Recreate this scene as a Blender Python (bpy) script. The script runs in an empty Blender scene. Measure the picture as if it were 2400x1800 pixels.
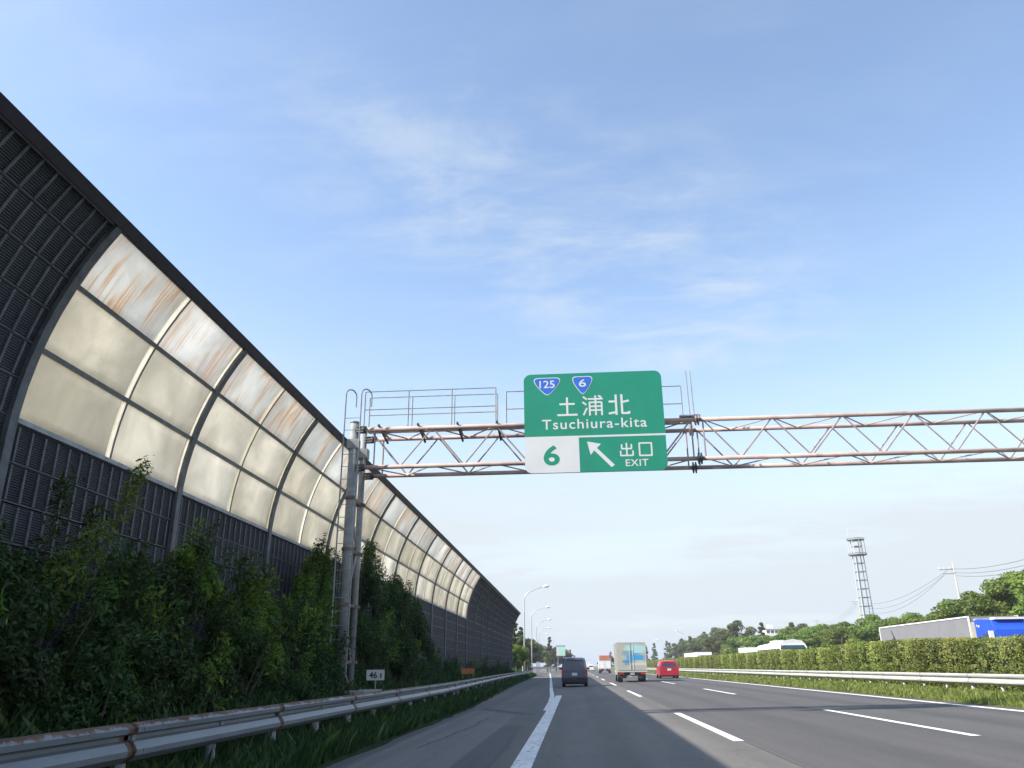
import bpy, math, random
import numpy as np
from mathutils import Matrix, Vector
R = math.radians
rnd = random.Random(7)
sc = bpy.context.scene
col = sc.collection

# ------------------------------------------------------------------ camera
CAM_Z = 1.2
yaw, pitch, roll = 0.070769, 0.344329, 0.01008
fwd = Vector((-math.sin(yaw)*math.cos(pitch), math.cos(yaw)*math.cos(pitch), math.sin(pitch)))
rgt = Vector((math.cos(yaw), math.sin(yaw), 0)); upv = rgt.cross(fwd)
r2 = rgt*math.cos(roll) - upv*math.sin(roll); u2 = upv*math.cos(roll) + rgt*math.sin(roll)
cd = bpy.data.cameras.new('camera'); cam = bpy.data.objects.new('camera', cd); col.objects.link(cam)
cd.sensor_fit = 'HORIZONTAL'; cd.sensor_width = 36; cd.lens = 36*1850/2400; cd.clip_start = 0.1; cd.clip_end = 9000
M = Matrix.Identity(4)
for i in range(3):
    M[i][0] = r2[i]; M[i][1] = u2[i]; M[i][2] = -fwd[i]
M[2][3] = CAM_Z
cam.matrix_world = M
sc.camera = cam

# ------------------------------------------------------------------ sun, sky, exposure
SUN = Vector((-1.1, -0.43, 1.0)).normalized()          # direction towards the sun
elev = math.asin(SUN.z)
sl = bpy.data.lights.new('sun', 'SUN'); sl.energy = 4.2; sl.angle = R(0.53); sl.color = (1.0, 0.95, 0.87)
so = bpy.data.objects.new('sun', sl); col.objects.link(so)
so.rotation_euler = SUN.to_track_quat('Z', 'Y').to_euler()
so.location = (0, 0, 60)

w = bpy.data.worlds.new('World'); sc.world = w; w.use_nodes = True
nt = w.node_tree; N = nt.nodes; Lk = nt.links
for n in list(N): N.remove(n)
def nd(t, **kw):
    n = N.new(t)
    for k, v in kw.items(): setattr(n, k, v)
    return n
def wmath(op, a, b=None, clamp=False):
    n = nd('ShaderNodeMath', operation=op, use_clamp=clamp)
    for i, x in enumerate((a, b)):
        if x is None: continue
        if isinstance(x, (int, float)): n.inputs[i].default_value = x
        else: Lk.new(x, n.inputs[i])
    return n.outputs[0]
sky = nd('ShaderNodeTexSky', sky_type='NISHITA', sun_disc=False, sun_elevation=elev,
         sun_rotation=math.atan2(SUN.x, SUN.y), altitude=0.0, air_density=1.0, dust_density=0.8, ozone_density=0.6)
tc = nd('ShaderNodeTexCoord'); sp = nd('ShaderNodeSeparateXYZ'); Lk.new(tc.outputs['Generated'], sp.inputs[0])
zz = wmath('MAXIMUM', sp.outputs[2], 0.0); zp = wmath('ADD', zz, 0.10)
cb = nd('ShaderNodeCombineXYZ'); Lk.new(wmath('DIVIDE', sp.outputs[0], zp), cb.inputs[0]); Lk.new(wmath('DIVIDE', sp.outputs[1], zp), cb.inputs[1])
def cloud(rot, scale, nscale, detail, rough, dist, lo, hi, seed):
    mp = nd('ShaderNodeMapping'); mp.inputs['Rotation'].default_value = (0, 0, rot); mp.inputs['Scale'].default_value = scale
    mp.inputs['Location'].default_value = (seed, seed*0.37, 0)
    Lk.new(cb.outputs[0], mp.inputs[0])
    no = nd('ShaderNodeTexNoise'); no.inputs['Scale'].default_value = nscale; no.inputs['Detail'].default_value = detail
    no.inputs['Roughness'].default_value = rough; no.inputs['Distortion'].default_value = dist
    Lk.new(mp.outputs[0], no.inputs['Vector'])
    mr = nd('ShaderNodeMapRange', interpolation_type='SMOOTHSTEP'); mr.inputs[1].default_value = lo; mr.inputs[2].default_value = hi
    Lk.new(no.outputs[0], mr.inputs[0]); return mr.outputs[0]
fil = cloud(R(40), (0.75, 1.5, 1), 3.0, 11, 0.66, 0.35, 0.38, 0.74, 3.1)
# a long drifting patch of cirrus ahead, thinner cirrus all round
pm_ = nd('ShaderNodeMapping', vector_type='TEXTURE'); pm_.inputs['Location'].default_value = (0.06, 1.52, 0)
pm_.inputs['Rotation'].default_value = (0, 0, R(41)); pm_.inputs['Scale'].default_value = (0.95, 0.34, 1); Lk.new(cb.outputs[0], pm_.inputs[0])
wn = nd('ShaderNodeTexNoise'); wn.inputs['Scale'].default_value = 3.0; wn.inputs['Detail'].default_value = 4; Lk.new(cb.outputs[0], wn.inputs['Vector'])
ln = nd('ShaderNodeVectorMath', operation='LENGTH'); Lk.new(pm_.outputs[0], ln.inputs[0])
pr = nd('ShaderNodeMapRange', interpolation_type='SMOOTHSTEP'); pr.inputs[1].default_value = 1.75; pr.inputs[2].default_value = 0.45
Lk.new(wmath('ADD', ln.outputs['Value'], wmath('MULTIPLY', wn.outputs[0], 0.5)), pr.inputs[0])
thin = cloud(R(20), (1, 1, 1), 0.9, 3, 0.5, 0.3, 0.40, 0.66, 8.3)
wisp = wmath('MULTIPLY', fil, wmath('ADD', wmath('MULTIPLY', pr.outputs[0], 0.55), wmath('MULTIPLY', thin, 0.30)))
veil = cloud(R(-14), (0.30, 0.85, 1), 0.62, 4, 0.42, 0.3, 0.36, 0.62, 5.7)
low = nd('ShaderNodeMapRange', interpolation_type='SMOOTHSTEP'); low.inputs[1].default_value = 0.50; low.inputs[2].default_value = 0.16
Lk.new(zz, low.inputs[0])
hz = nd('ShaderNodeMapRange', interpolation_type='SMOOTHSTEP'); hz.inputs[1].default_value = 0.42; hz.inputs[2].default_value = 0.04
Lk.new(zz, hz.inputs[0])
mask = wmath('ADD', wisp, wmath('ADD', wmath('MULTIPLY', wmath('MULTIPLY', veil, low.outputs[0]), 0.42), wmath('ADD', wmath('MULTIPLY', hz.outputs[0], 0.90), 0.02)), True)
mx = nd('ShaderNodeMix', data_type='RGBA')
Lk.new(mask, mx.inputs[0]); Lk.new(sky.outputs[0], mx.inputs[6]); mx.inputs[7].default_value = (2.66, 2.92, 3.12, 1)
bg = nd('ShaderNodeBackground'); bg.inputs[1].default_value = 0.15
Lk.new(mx.outputs[2], bg.inputs[0]); wo = nd('ShaderNodeOutputWorld'); Lk.new(bg.outputs[0], wo.inputs[0])

sc.view_settings.view_transform = 'Standard'; sc.view_settings.look = 'None'
sc.view_settings.exposure = 1.0; sc.view_settings.gamma = 1.0; sc.view_settings.use_curve_mapping = False
sc.cycles.max_bounces = 6; sc.cycles.transparent_max_bounces = 12
sc.cycles.use_denoising = True

# ------------------------------------------------------------------ materials
def new_mat(name):
    m = bpy.data.materials.new(name); m.use_nodes = True
    t = m.node_tree; b = t.nodes['Principled BSDF']; return m, t, b
def coords(t, kind='Object', scale=(1, 1, 1), randomise=False):
    c = t.nodes.new('ShaderNodeTexCoord'); mp = t.nodes.new('ShaderNodeMapping'); mp.inputs['Scale'].default_value = scale
    t.links.new(c.outputs[kind], mp.inputs[0])
    if randomise:
        oi = t.nodes.new('ShaderNodeObjectInfo'); m = t.nodes.new('ShaderNodeMath'); m.operation = 'MULTIPLY'; m.inputs[1].default_value = 37.0
        t.links.new(oi.outputs['Random'], m.inputs[0]); t.links.new(m.outputs[0], mp.inputs['Location'])
    return mp.outputs[0]
def noise(t, vec, scale, detail=4, rough=0.55, dist=0.0):
    n = t.nodes.new('ShaderNodeTexNoise'); n.inputs['Scale'].default_value = scale; n.inputs['Detail'].default_value = detail
    n.inputs['Roughness'].default_value = rough; n.inputs['Distortion'].default_value = dist
    if vec is not None: t.links.new(vec, n.inputs['Vector'])
    return n.outputs[0]
def rng(t, v, a, b, c=0.0, d=1.0, smooth=True):
    n = t.nodes.new('ShaderNodeMapRange'); n.interpolation_type = 'SMOOTHSTEP' if smooth else 'LINEAR'
    for i, x in enumerate((a, b, c, d)): n.inputs[i+1].default_value = x
    t.links.new(v, n.inputs[0]); return n.outputs[0]
def mixc(t, f, a, b):
    n = t.nodes.new('ShaderNodeMix'); n.data_type = 'RGBA'
    for i, x in ((0, f), (6, a), (7, b)):
        if isinstance(x, (tuple, float, int)): n.inputs[i].default_value = x if not isinstance(x, tuple) else (*x, 1)
        else: t.links.new(x, n.inputs[i])
    return n.outputs[2]
def mul(t, a, b, op='MULTIPLY'):
    n = t.nodes.new('ShaderNodeMath'); n.operation = op; n.use_clamp = False
    for i, x in enumerate((a, b)):
        if isinstance(x, (float, int)): n.inputs[i].default_value = x
        else: t.links.new(x, n.inputs[i])
    return n.outputs[0]
def bump(t, b, h, strength=0.3, dist=0.02):
    n = t.nodes.new('ShaderNodeBump'); n.inputs['Strength'].default_value = strength; n.inputs['Distance'].default_value = dist
    t.links.new(h, n.inputs['Height']); t.links.new(n.outputs[0], b.inputs['Normal'])
MAT = {}
def plain(name, c, rough=0.5, metal=0.0, var=0.15, nscale=3.0, spec=0.5, dirt=None):
    m, t, b = new_mat(name)
    v = coords(t, randomise=True)
    f = noise(t, v, nscale, 6, 0.6)
    lo = tuple(x*(1-var) for x in c); hi = tuple(min(1, x*(1+var)) for x in c)
    o = mixc(t, rng(t, f, 0.3, 0.7), lo, hi)
    if dirt:
        f2 = noise(t, v, nscale*0.6, 8, 0.7, 0.4)
        o = mixc(t, rng(t, f2, dirt[1], dirt[1]+0.14), o, dirt[0])
    t.links.new(o, b.inputs['Base Color']); b.inputs['Roughness'].default_value = rough
    b.inputs['Metallic'].default_value = metal; b.inputs['Specular IOR Level'].default_value = spec
    MAT[name] = m; return m
RUST = (0.16, 0.07, 0.035)
plain('galv', (0.27, 0.275, 0.27), 0.55, 0.1, 0.18, 4, dirt=((0.22, 0.17, 0.13), 0.60))
plain('galv_clean', (0.50, 0.51, 0.52), 0.45, 0.2, 0.1, 4)
plain('chord', (0.41, 0.30, 0.265), 0.62, 0.0, 0.2, 2.0, dirt=((0.20, 0.12, 0.09), 0.58))
plain('brace', (0.34, 0.27, 0.24), 0.65, 0.0, 0.2, 3)
plain('dark_steel', (0.055, 0.055, 0.06), 0.6, 0.0, 0.2, 4)
plain('rusty', (0.20, 0.13, 0.10), 0.8, 0.0, 0.35, 6)
plain('post_steel', (0.095, 0.10, 0.108), 0.5, 0.0, 0.3, 5)
plain('rail_alu', (0.13, 0.13, 0.135), 0.42, 0.2, 0.2, 5)
plain('sill_alu', (0.30, 0.31, 0.33), 0.42, 0.2, 0.2, 5)
plain('cap_dark', (0.014, 0.009, 0.022), 0.45, 0.0, 0.25, 5)
plain('concrete', (0.33, 0.31, 0.28), 0.9, 0.0, 0.2, 6)
plain('sign_green', (0.006, 0.235, 0.140), 0.38, 0.0, 0.05, 1.5)
plain('sign_white', (0.62, 0.63, 0.62), 0.45, 0.0, 0.03, 2)
plain('sign_blue', (0.02, 0.13, 0.55), 0.4, 0.0, 0.05, 2)
plain('sign_back', (0.4, 0.41, 0.42), 0.5, 0.3, 0.1, 2)
plain('white_paint', (0.74, 0.74, 0.72), 0.35, 0.0, 0.05, 3)
plain('tyre', (0.02, 0.02, 0.02), 0.8, 0.0, 0.1, 3)
plain('rim', (0.45, 0.45, 0.46), 0.35, 0.6, 0.1, 3)
plain('black_plastic', (0.025, 0.025, 0.027), 0.6, 0.0, 0.1, 3)
plain('van_paint', (0.085, 0.105, 0.165), 0.2, 0.2, 0.05, 2)
plain('red_paint', (0.40, 0.015, 0.035), 0.22, 0.1, 0.05, 2)
plain('grey_paint', (0.5, 0.5, 0.5), 0.3, 0.2, 0.05, 2)
plain('blue_paint', (0.015, 0.075, 0.50), 0.28, 0.0, 0.05, 2)
plain('silver_box', (0.20, 0.20, 0.212), 0.5, 0.0, 0.05, 1)
plain('beige_panel', (0.31, 0.305, 0.255), 0.5, 0.0, 0.05, 1)
plain('orange_paint', (0.52, 0.19, 0.06), 0.45, 0.0, 0.12, 3)
plain('pink_board', (0.50, 0.18, 0.12), 0.45, 0.0, 0.2, 6)
plain('lens_red', (0.42, 0.012, 0.012), 0.2, 0.0, 0.05, 3)
plain('lens_amber', (0.6, 0.22, 0.02), 0.2, 0.0, 0.05, 3)
plain('glass_dark', (0.022, 0.030, 0.048), 0.06, 0.0, 0.05, 3, spec=0.8)
plain('glass_teal', (0.02, 0.05, 0.06), 0.08, 0.0, 0.05, 3, spec=0.8)
plain('plate', (0.62, 0.62, 0.58), 0.5, 0.0, 0.03, 3)
plain('mint', (0.40, 0.66, 0.55), 0.5, 0.0, 0.05, 3)
plain('bark', (0.075, 0.055, 0.04), 0.9, 0.0, 0.35, 6)
plain('pole_concrete', (0.40, 0.37, 0.33), 0.85, 0.0, 0.12, 3)
plain('tower_steel', (0.16, 0.17, 0.19), 0.5, 0.3, 0.1, 3)
plain('tower_light', (0.55, 0.55, 0.55), 0.5, 0.0, 0.1, 3)
plain('lamp_grey', (0.50, 0.51, 0.52), 0.4, 0.2, 0.05, 3)
plain('lamp_white', (0.80, 0.80, 0.80), 0.3, 0.0, 0.03, 3)
plain('wire', (0.05, 0.05, 0.055), 0.6)
plain('house_wall', (0.68, 0.67, 0.63), 0.8, 0.0, 0.06, 3)
plain('roof_tile', (0.12, 0.12, 0.13), 0.7, 0.0, 0.2, 5)
plain('black_ink', (0.012, 0.012, 0.014), 0.5, 0.0, 0.0, 3)

def asphalt(name, c, crack=0.0, track=0.0):
    m, t, b = new_mat(name)
    v = coords(t, 'Object')
    fine = noise(t, v, 60, 3, 0.7); med = noise(t, coords(t, 'Object', (1, 0.18, 1)), 1.6, 6, 0.6)
    lng = noise(t, coords(t, 'Object', (1.0, 0.012, 1)), 2.2, 4, 0.6)
    blot = noise(t, v, 0.35, 5, 0.6)
    o = mixc(t, rng(t, med, 0.3, 0.7), tuple(x*0.90 for x in c), tuple(x*1.10 for x in c))
    o = mixc(t, mul(t, rng(t, lng, 0.42, 0.68), 0.6), o, tuple(x*0.68 for x in c))
    o = mixc(t, mul(t, rng(t, blot, 0.5, 0.72), 0.35), o, tuple(x*1.25 for x in c))
    o = mixc(t, mul(t, rng(t, fine, 0.35, 0.75), 0.55), o, tuple(x*1.5 for x in c))
    spk = noise(t, v, 11, 4, 0.75); o = mixc(t, mul(t, rng(t, spk, 0.52, 0.70), 0.40), o, tuple(x*1.45 for x in c))
    o = mixc(t, mul(t, rng(t, spk, 0.45, 0.30), 0.40), o, tuple(x*0.62 for x in c))
    if track:                                          # tyre-darkened wheel paths, one pair per lane
        sx = t.nodes.new('ShaderNodeSeparateXYZ'); t.links.new(v, sx.inputs[0])
        pp = mul(t, mul(t, sx.outputs[0], 20.0-0.90+1.45, 'ADD'), 1.84, 'PINGPONG')
        pa = t.nodes.new('ShaderNodeMath'); pa.operation = 'ABSOLUTE'; t.links.new(mul(t, pp, 0.86, 'SUBTRACT'), pa.inputs[0])
        wob = mul(t, pa.outputs[0], mul(t, mul(t, lng, 0.5, 'SUBTRACT'), 0.5), 'ADD')
        o2 = mixc(t, 1.0, o, o); mm = t.nodes.new('ShaderNodeMix'); mm.data_type = 'RGBA'; mm.blend_type = 'MULTIPLY'
        t.links.new(rng(t, wob, 0.50, 0.10), mm.inputs[0]); t.links.new(o, mm.inputs[6]); mm.inputs[7].default_value = (track, track, track, 1); o = mm.outputs[2]
    if crack:
        vo = t.nodes.new('ShaderNodeTexVoronoi'); vo.feature = 'DISTANCE_TO_EDGE'; vo.inputs['Scale'].default_value = 0.32
        wv = t.nodes.new('ShaderNodeVectorMath'); wv.operation = 'ADD'
        nn = t.nodes.new('ShaderNodeTexNoise'); nn.inputs['Scale'].default_value = 1.7; nn.inputs['Detail'].default_value = 5; t.links.new(v, nn.inputs['Vector'])
        t.links.new(v, wv.inputs[0]); t.links.new(nn.outputs['Color'], wv.inputs[1]); t.links.new(wv.outputs[0], vo.inputs['Vector'])
        o = mixc(t, mul(t, rng(t, vo.outputs['Distance'], 0.006, 0.0), crack), o, tuple(x*0.45 for x in c))
    t.links.new(o, b.inputs['Base Color']); b.inputs['Roughness'].default_value = 0.82; b.inputs['Specular IOR Level'].default_value = 0.35
    bump(t, b, fine, 0.5, 0.006)
    MAT[name] = m
asphalt('asphalt_old', (0.134, 0.125, 0.114), 0.6, 0.85)
asphalt('asphalt_new', (0.083, 0.078, 0.074), 0.0, 0.82)
asphalt('asphalt_patch', (0.150, 0.146, 0.138), 0.4)
asphalt('asphalt_seam', (0.088, 0.086, 0.085))
asphalt('tar', (0.075, 0.073, 0.072))

def road_paint(name, wear):
    m, t, b = new_mat(name)
    v = coords(t, 'Object'); f = noise(t, v, 9, 8, 0.75); g = noise(t, v, 1.2, 4, 0.6)
    o = mixc(t, rng(t, g, 0.3, 0.7), (0.66, 0.66, 0.64), (0.78, 0.78, 0.76))
    o = mixc(t, rng(t, f, wear, wear+0.14), o, (0.16, 0.155, 0.15))
    t.links.new(o, b.inputs['Base Color']); b.inputs['Roughness'].default_value = 0.6
    MAT[name] = m
road_paint('paint_white', 0.66); road_paint('paint_worn', 0.50)

def ground_mat(name, a, b_, c):
    m, t, b = new_mat(name)
    v = coords(t, 'Object'); f = noise(t, v, 1.1, 8, 0.65); g = noise(t, v, 14, 5, 0.7); h = noise(t, v, 0.25, 4, 0.6)
    o = mixc(t, rng(t, f, 0.35, 0.65), a, b_); o = mixc(t, mul(t, rng(t, g, 0.45, 0.7), 0.7), o, c)
    o = mixc(t, mul(t, rng(t, h, 0.5, 0.7), 0.4), o, (a[0]*1.4, a[1]*1.1, a[2]))
    t.links.new(o, b.inputs['Base Color']); b.inputs['Roughness'].default_value = 0.95; b.inputs['Specular IOR Level'].default_value = 0.1
    bump(t, b, g, 0.8, 0.06); MAT[name] = m
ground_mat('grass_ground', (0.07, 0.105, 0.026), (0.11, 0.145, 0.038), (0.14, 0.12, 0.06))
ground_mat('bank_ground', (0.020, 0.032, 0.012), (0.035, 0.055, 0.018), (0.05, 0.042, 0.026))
ground_mat('verge_soil', (0.10, 0.08, 0.055), (0.13, 0.11, 0.075), (0.07, 0.075, 0.03))

def leaf_mat(name, stops, trans=0.35, rough=0.5):
    m, t, b = new_mat(name)
    at = t.nodes.new('ShaderNodeAttribute'); at.attribute_name = 'tint'
    cr = t.nodes.new('ShaderNodeValToRGB'); e = cr.color_ramp.elements
    for i, (p, c) in enumerate(stops):
        x = e[i] if i < 2 else e.new(p)
        x.position = p; x.color = (*c, 1)
    t.links.new(at.outputs['Fac'], cr.inputs[0])
    oi = t.nodes.new('ShaderNodeObjectInfo'); hs = t.nodes.new('ShaderNodeHueSaturation')
    t.links.new(rng(t, oi.outputs['Random'], 0, 1, 0.8, 1.2, False), hs.inputs['Value'])
    t.links.new(rng(t, oi.outputs['Random'], 0, 1, 0.485, 0.515, False), hs.inputs['Hue'])
    t.links.new(cr.outputs[0], hs.inputs['Color'])
    t.links.new(hs.outputs[0], b.inputs['Base Color']); b.inputs['Roughness'].default_value = rough; b.inputs['Specular IOR Level'].default_value = 0.3
    tr = t.nodes.new('ShaderNodeBsdfTranslucent'); t.links.new(hs.outputs[0], tr.inputs[0])
    ms = t.nodes.new('ShaderNodeMixShader'); ms.inputs[0].default_value = trans
    out = t.nodes['Material Output']
    t.links.new(b.outputs[0], ms.inputs[1]); t.links.new(tr.outputs[0], ms.inputs[2]); t.links.new(ms.outputs[0], out.inputs[0])
    MAT[name] = m
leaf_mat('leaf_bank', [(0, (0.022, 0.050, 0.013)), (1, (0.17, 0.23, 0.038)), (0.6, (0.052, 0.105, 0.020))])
leaf_mat('leaf_bank_lit', [(0, (0.07, 0.13, 0.022)), (1, (0.32, 0.40, 0.055)), (0.5, (0.17, 0.26, 0.034))], 0.45)  # young-leaf green, raised to paint sunlight onto the bank shrubs
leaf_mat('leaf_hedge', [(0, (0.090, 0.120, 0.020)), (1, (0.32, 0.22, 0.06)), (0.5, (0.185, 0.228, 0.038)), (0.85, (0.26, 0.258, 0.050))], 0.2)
leaf_mat('leaf_tree', [(0, (0.075, 0.140, 0.024)), (1, (0.26, 0.31, 0.06)), (0.5, (0.150, 0.225, 0.038))], 0.35)
leaf_mat('leaf_dark', [(0, (0.060, 0.085, 0.025)), (1, (0.20, 0.20, 0.06)), (0.5, (0.120, 0.142, 0.040))], 0.3)
leaf_mat('blade_shade', [(0, (0.020, 0.050, 0.012)), (1, (0.11, 0.14, 0.04)), (0.8, (0.05, 0.10, 0.02))], 0.35)  # darker grass copy, the barrier's shade put into the blade colour
leaf_mat('blade_sun', [(0, (0.15, 0.22, 0.040)), (1, (0.36, 0.33, 0.15)), (0.8, (0.26, 0.32, 0.075))], 0.35)  # lighter grass copy, sunlight put into the blade colour

def rail_mat(name, c, rust_amt):
    m, t, b = new_mat(name)
    cc = t.nodes.new('ShaderNodeTexCoord'); s = t.nodes.new('ShaderNodeSeparateXYZ'); t.links.new(cc.outputs['Object'], s.inputs[0])
    v = coords(t, 'Object', (3, 0.6, 6), True); v2 = coords(t, 'Object', (1, 1, 1), True)
    f = noise(t, v, 1.8, 8, 0.7); g = noise(t, v2, 5, 8, 0.75, 0.5)
    o = mixc(t, rng(t, f, 0.3, 0.7), tuple(x*0.82 for x in c), tuple(x*1.08 for x in c))
    ed = rng(t, mul(t, mul(t, s.outputs[1], 2.0, 'SUBTRACT'), 0.0, 'ADD'), 0, 1)
    ab = t.nodes.new('ShaderNodeMath'); ab.operation = 'ABSOLUTE'; t.links.new(mul(t, s.outputs[1], 2.0, 'SUBTRACT'), ab.inputs[0])
    joint = mul(t, rng(t, ab.outputs[0], 1.86, 2.0), min(1.0, rust_amt))
    top = rng(t, s.outputs[2], 0.27, 0.36)
    e = mul(t, mul(t, joint, 0.30), mul(t, top, 0.22*rust_amt), 'ADD')
    mask = rng(t, mul(t, g, e, 'ADD'), 0.64, 0.76)
    o = mixc(t, mask, o, mixc(t, rng(t, f, 0.35, 0.65), (0.085, 0.045, 0.028), (0.20, 0.12, 0.075)))
    t.links.new(o, b.inputs['Base Color']); t.links.new(rng(t, mask, 0, 1, 0.42, 0.85), b.inputs['Roughness'])
    b.inputs['Metallic'].default_value = 0.05
    MAT[name] = m
rail_mat('rail_worn', (0.20, 0.215, 0.225), 1.7); rail_mat('rail_white', (0.47, 0.465, 0.44), 0.0)

def pane_mat(name, base, streak, clear):
    m, t, b = new_mat(name)
    v = coords(t, 'Object', (1, 1, 1), True)
    f = noise(t, v, 0.8, 5, 0.6, 0.6); g = noise(t, coords(t, 'Object', (1, 1.0, 0.25), True), 7, 6, 0.7)
    o = mixc(t, rng(t, f, 0.3, 0.7), tuple(x*0.86 for x in base), tuple(min(0.95, x*1.10) for x in base))
    o = mixc(t, mul(t, rng(t, g, 0.45, 0.75), 0.25), o, (base[0]*0.82, base[1]*0.74, base[2]*0.58))
    if streak:
        st = noise(t, coords(t, 'Object', (1, 15, 0.22), True), 1.0, 3, 0.6)
        pt = noise(t, coords(t, 'Object', (1, 1.5, 0.45), True), 1.0, 2, 0.5)
        k = mul(t, rng(t, st, 0.46, 0.62), rng(t, pt, 0.45, 0.56))
        o = mixc(t, mul(t, k, streak), o, (0.50, 0.28, 0.10))
    oi = t.nodes.new('ShaderNodeObjectInfo'); hs = t.nodes.new('ShaderNodeHueSaturation'); t.links.new(rng(t, oi.outputs['Random'], 0, 1, 0.86, 1.08, False), hs.inputs['Value'])
    t.links.new(rng(t, oi.outputs['Random'], 0, 1, 1.35, 0.75, False), hs.inputs['Saturation']); t.links.new(o, hs.inputs['Color']); o = hs.outputs[0]
    t.links.new(o, b.inputs['Base Color']); b.inputs['Roughness'].default_value = 0.28
    tr = t.nodes.new('ShaderNodeBsdfTranslucent'); t.links.new(o, tr.inputs[0])
    ms = t.nodes.new('ShaderNodeMixShader'); ms.inputs[0].default_value = 0.72
    t.links.new(b.outputs[0], ms.inputs[1]); t.links.new(tr.outputs[0], ms.inputs[2])
    tp = t.nodes.new('ShaderNodeBsdfTransparent'); ms2 = t.nodes.new('ShaderNodeMixShader'); ms2.inputs[0].default_value = clear
    t.links.new(ms.outputs[0], ms2.inputs[1]); t.links.new(tp.outputs[0], ms2.inputs[2])
    t.links.new(ms2.outputs[0], t.nodes['Material Output'].inputs[0]); MAT[name] = m
pane_mat('pane', (0.645, 0.625, 0.565), 0.0, 0.03)
pane_mat('pane_top', (0.56, 0.565, 0.55), 0.62, 0.12)
pane_mat('lit_edge_strip', (0.84, 0.81, 0.72), 0.0, 0.06)  # pale translucent strip, added to stand in for sun-bright edges beside posts

def louvre_mat():
    m, t, b = new_mat('louvre')
    v = coords(t, 'Object', (1, 1, 1), True)
    wv = t.nodes.new('ShaderNodeTexWave'); wv.wave_type = 'BANDS'; wv.bands_direction = 'Z'; wv.inputs['Scale'].default_value = 9.0
    c = t.nodes.new('ShaderNodeTexCoord'); t.links.new(c.outputs['Object'], wv.inputs['Vector'])
    f = noise(t, v, 1.5, 6, 0.6)
    o = mixc(t, rng(t, f, 0.3, 0.7), (0.026, 0.027, 0.031), (0.052, 0.051, 0.055))
    o = mixc(t, rng(t, wv.outputs['Fac'], 0.25, 0.0), o, (0.009, 0.009, 0.010))
    oi = t.nodes.new('ShaderNodeObjectInfo'); hs = t.nodes.new('ShaderNodeHueSaturation'); t.links.new(rng(t, oi.outputs['Random'], 0, 1, 0.65, 1.45, False), hs.inputs['Value'])
    t.links.new(o, hs.inputs['Color']); o = hs.outputs[0]
    t.links.new(o, b.inputs['Base Color']); b.inputs['Roughness'].default_value = 0.6
    bump(t, b, wv.outputs['Fac'], 0.7, 0.02); MAT['louvre'] = m
louvre_mat()
plain('louvre_bar', (0.100, 0.100, 0.104), 0.55, 0.0, 0.25, 5)

def advert_mat():                                      # soft printed picture on the box truck's rear doors
    m, t, b = new_mat('advert')
    cc = t.nodes.new('ShaderNodeTexCoord'); s = t.nodes.new('ShaderNodeSeparateXYZ'); t.links.new(cc.outputs['Object'], s.inputs[0])
    sn = t.nodes.new('ShaderNodeVectorMath'); sn.operation = 'SNAP'; sn.inputs[1].default_value = (0.17, 0.17, 0.17)
    t.links.new(cc.outputs['Object'], sn.inputs[0])
    def blob(x, z, rx, rz):
        mp = t.nodes.new('ShaderNodeMapping'); mp.inputs['Location'].default_value = (-x/rx, 0, -z/rz); mp.inputs['Scale'].default_value = (1/rx, 0, 1/rz)
        t.links.new(sn.outputs[0], mp.inputs[0]); l = t.nodes.new('ShaderNodeVectorMath'); l.operation = 'LENGTH'; t.links.new(mp.outputs[0], l.inputs[0])
        return rng(t, l.outputs['Value'], 1.15, 0.7)
    o = mixc(t, noise(t, sn.outputs[0], 2.0, 2), (0.34, 0.35, 0.29), (0.46, 0.45, 0.37))
    o = mixc(t, blob(0.25, 2.25, 0.9, 0.32), o, (0.36, 0.60, 0.58))
    o = mixc(t, blob(-0.35, 1.95, 0.55, 0.16), o, (0.20, 0.33, 0.34))
    o = mixc(t, blob(0.2, 1.62, 0.75, 0.30), o, (0.05, 0.30, 0.55))
    o = mixc(t, blob(-0.45, 1.32, 0.35, 0.16), o, (0.08, 0.24, 0.38))
    o = mixc(t, blob(0.45, 1.22, 0.6, 0.16), o, (0.58, 0.54, 0.42))
    t.links.new(o, b.inputs['Base Color']); b.inputs['Roughness'].default_value = 0.5; MAT['advert'] = m
advert_mat()

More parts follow.
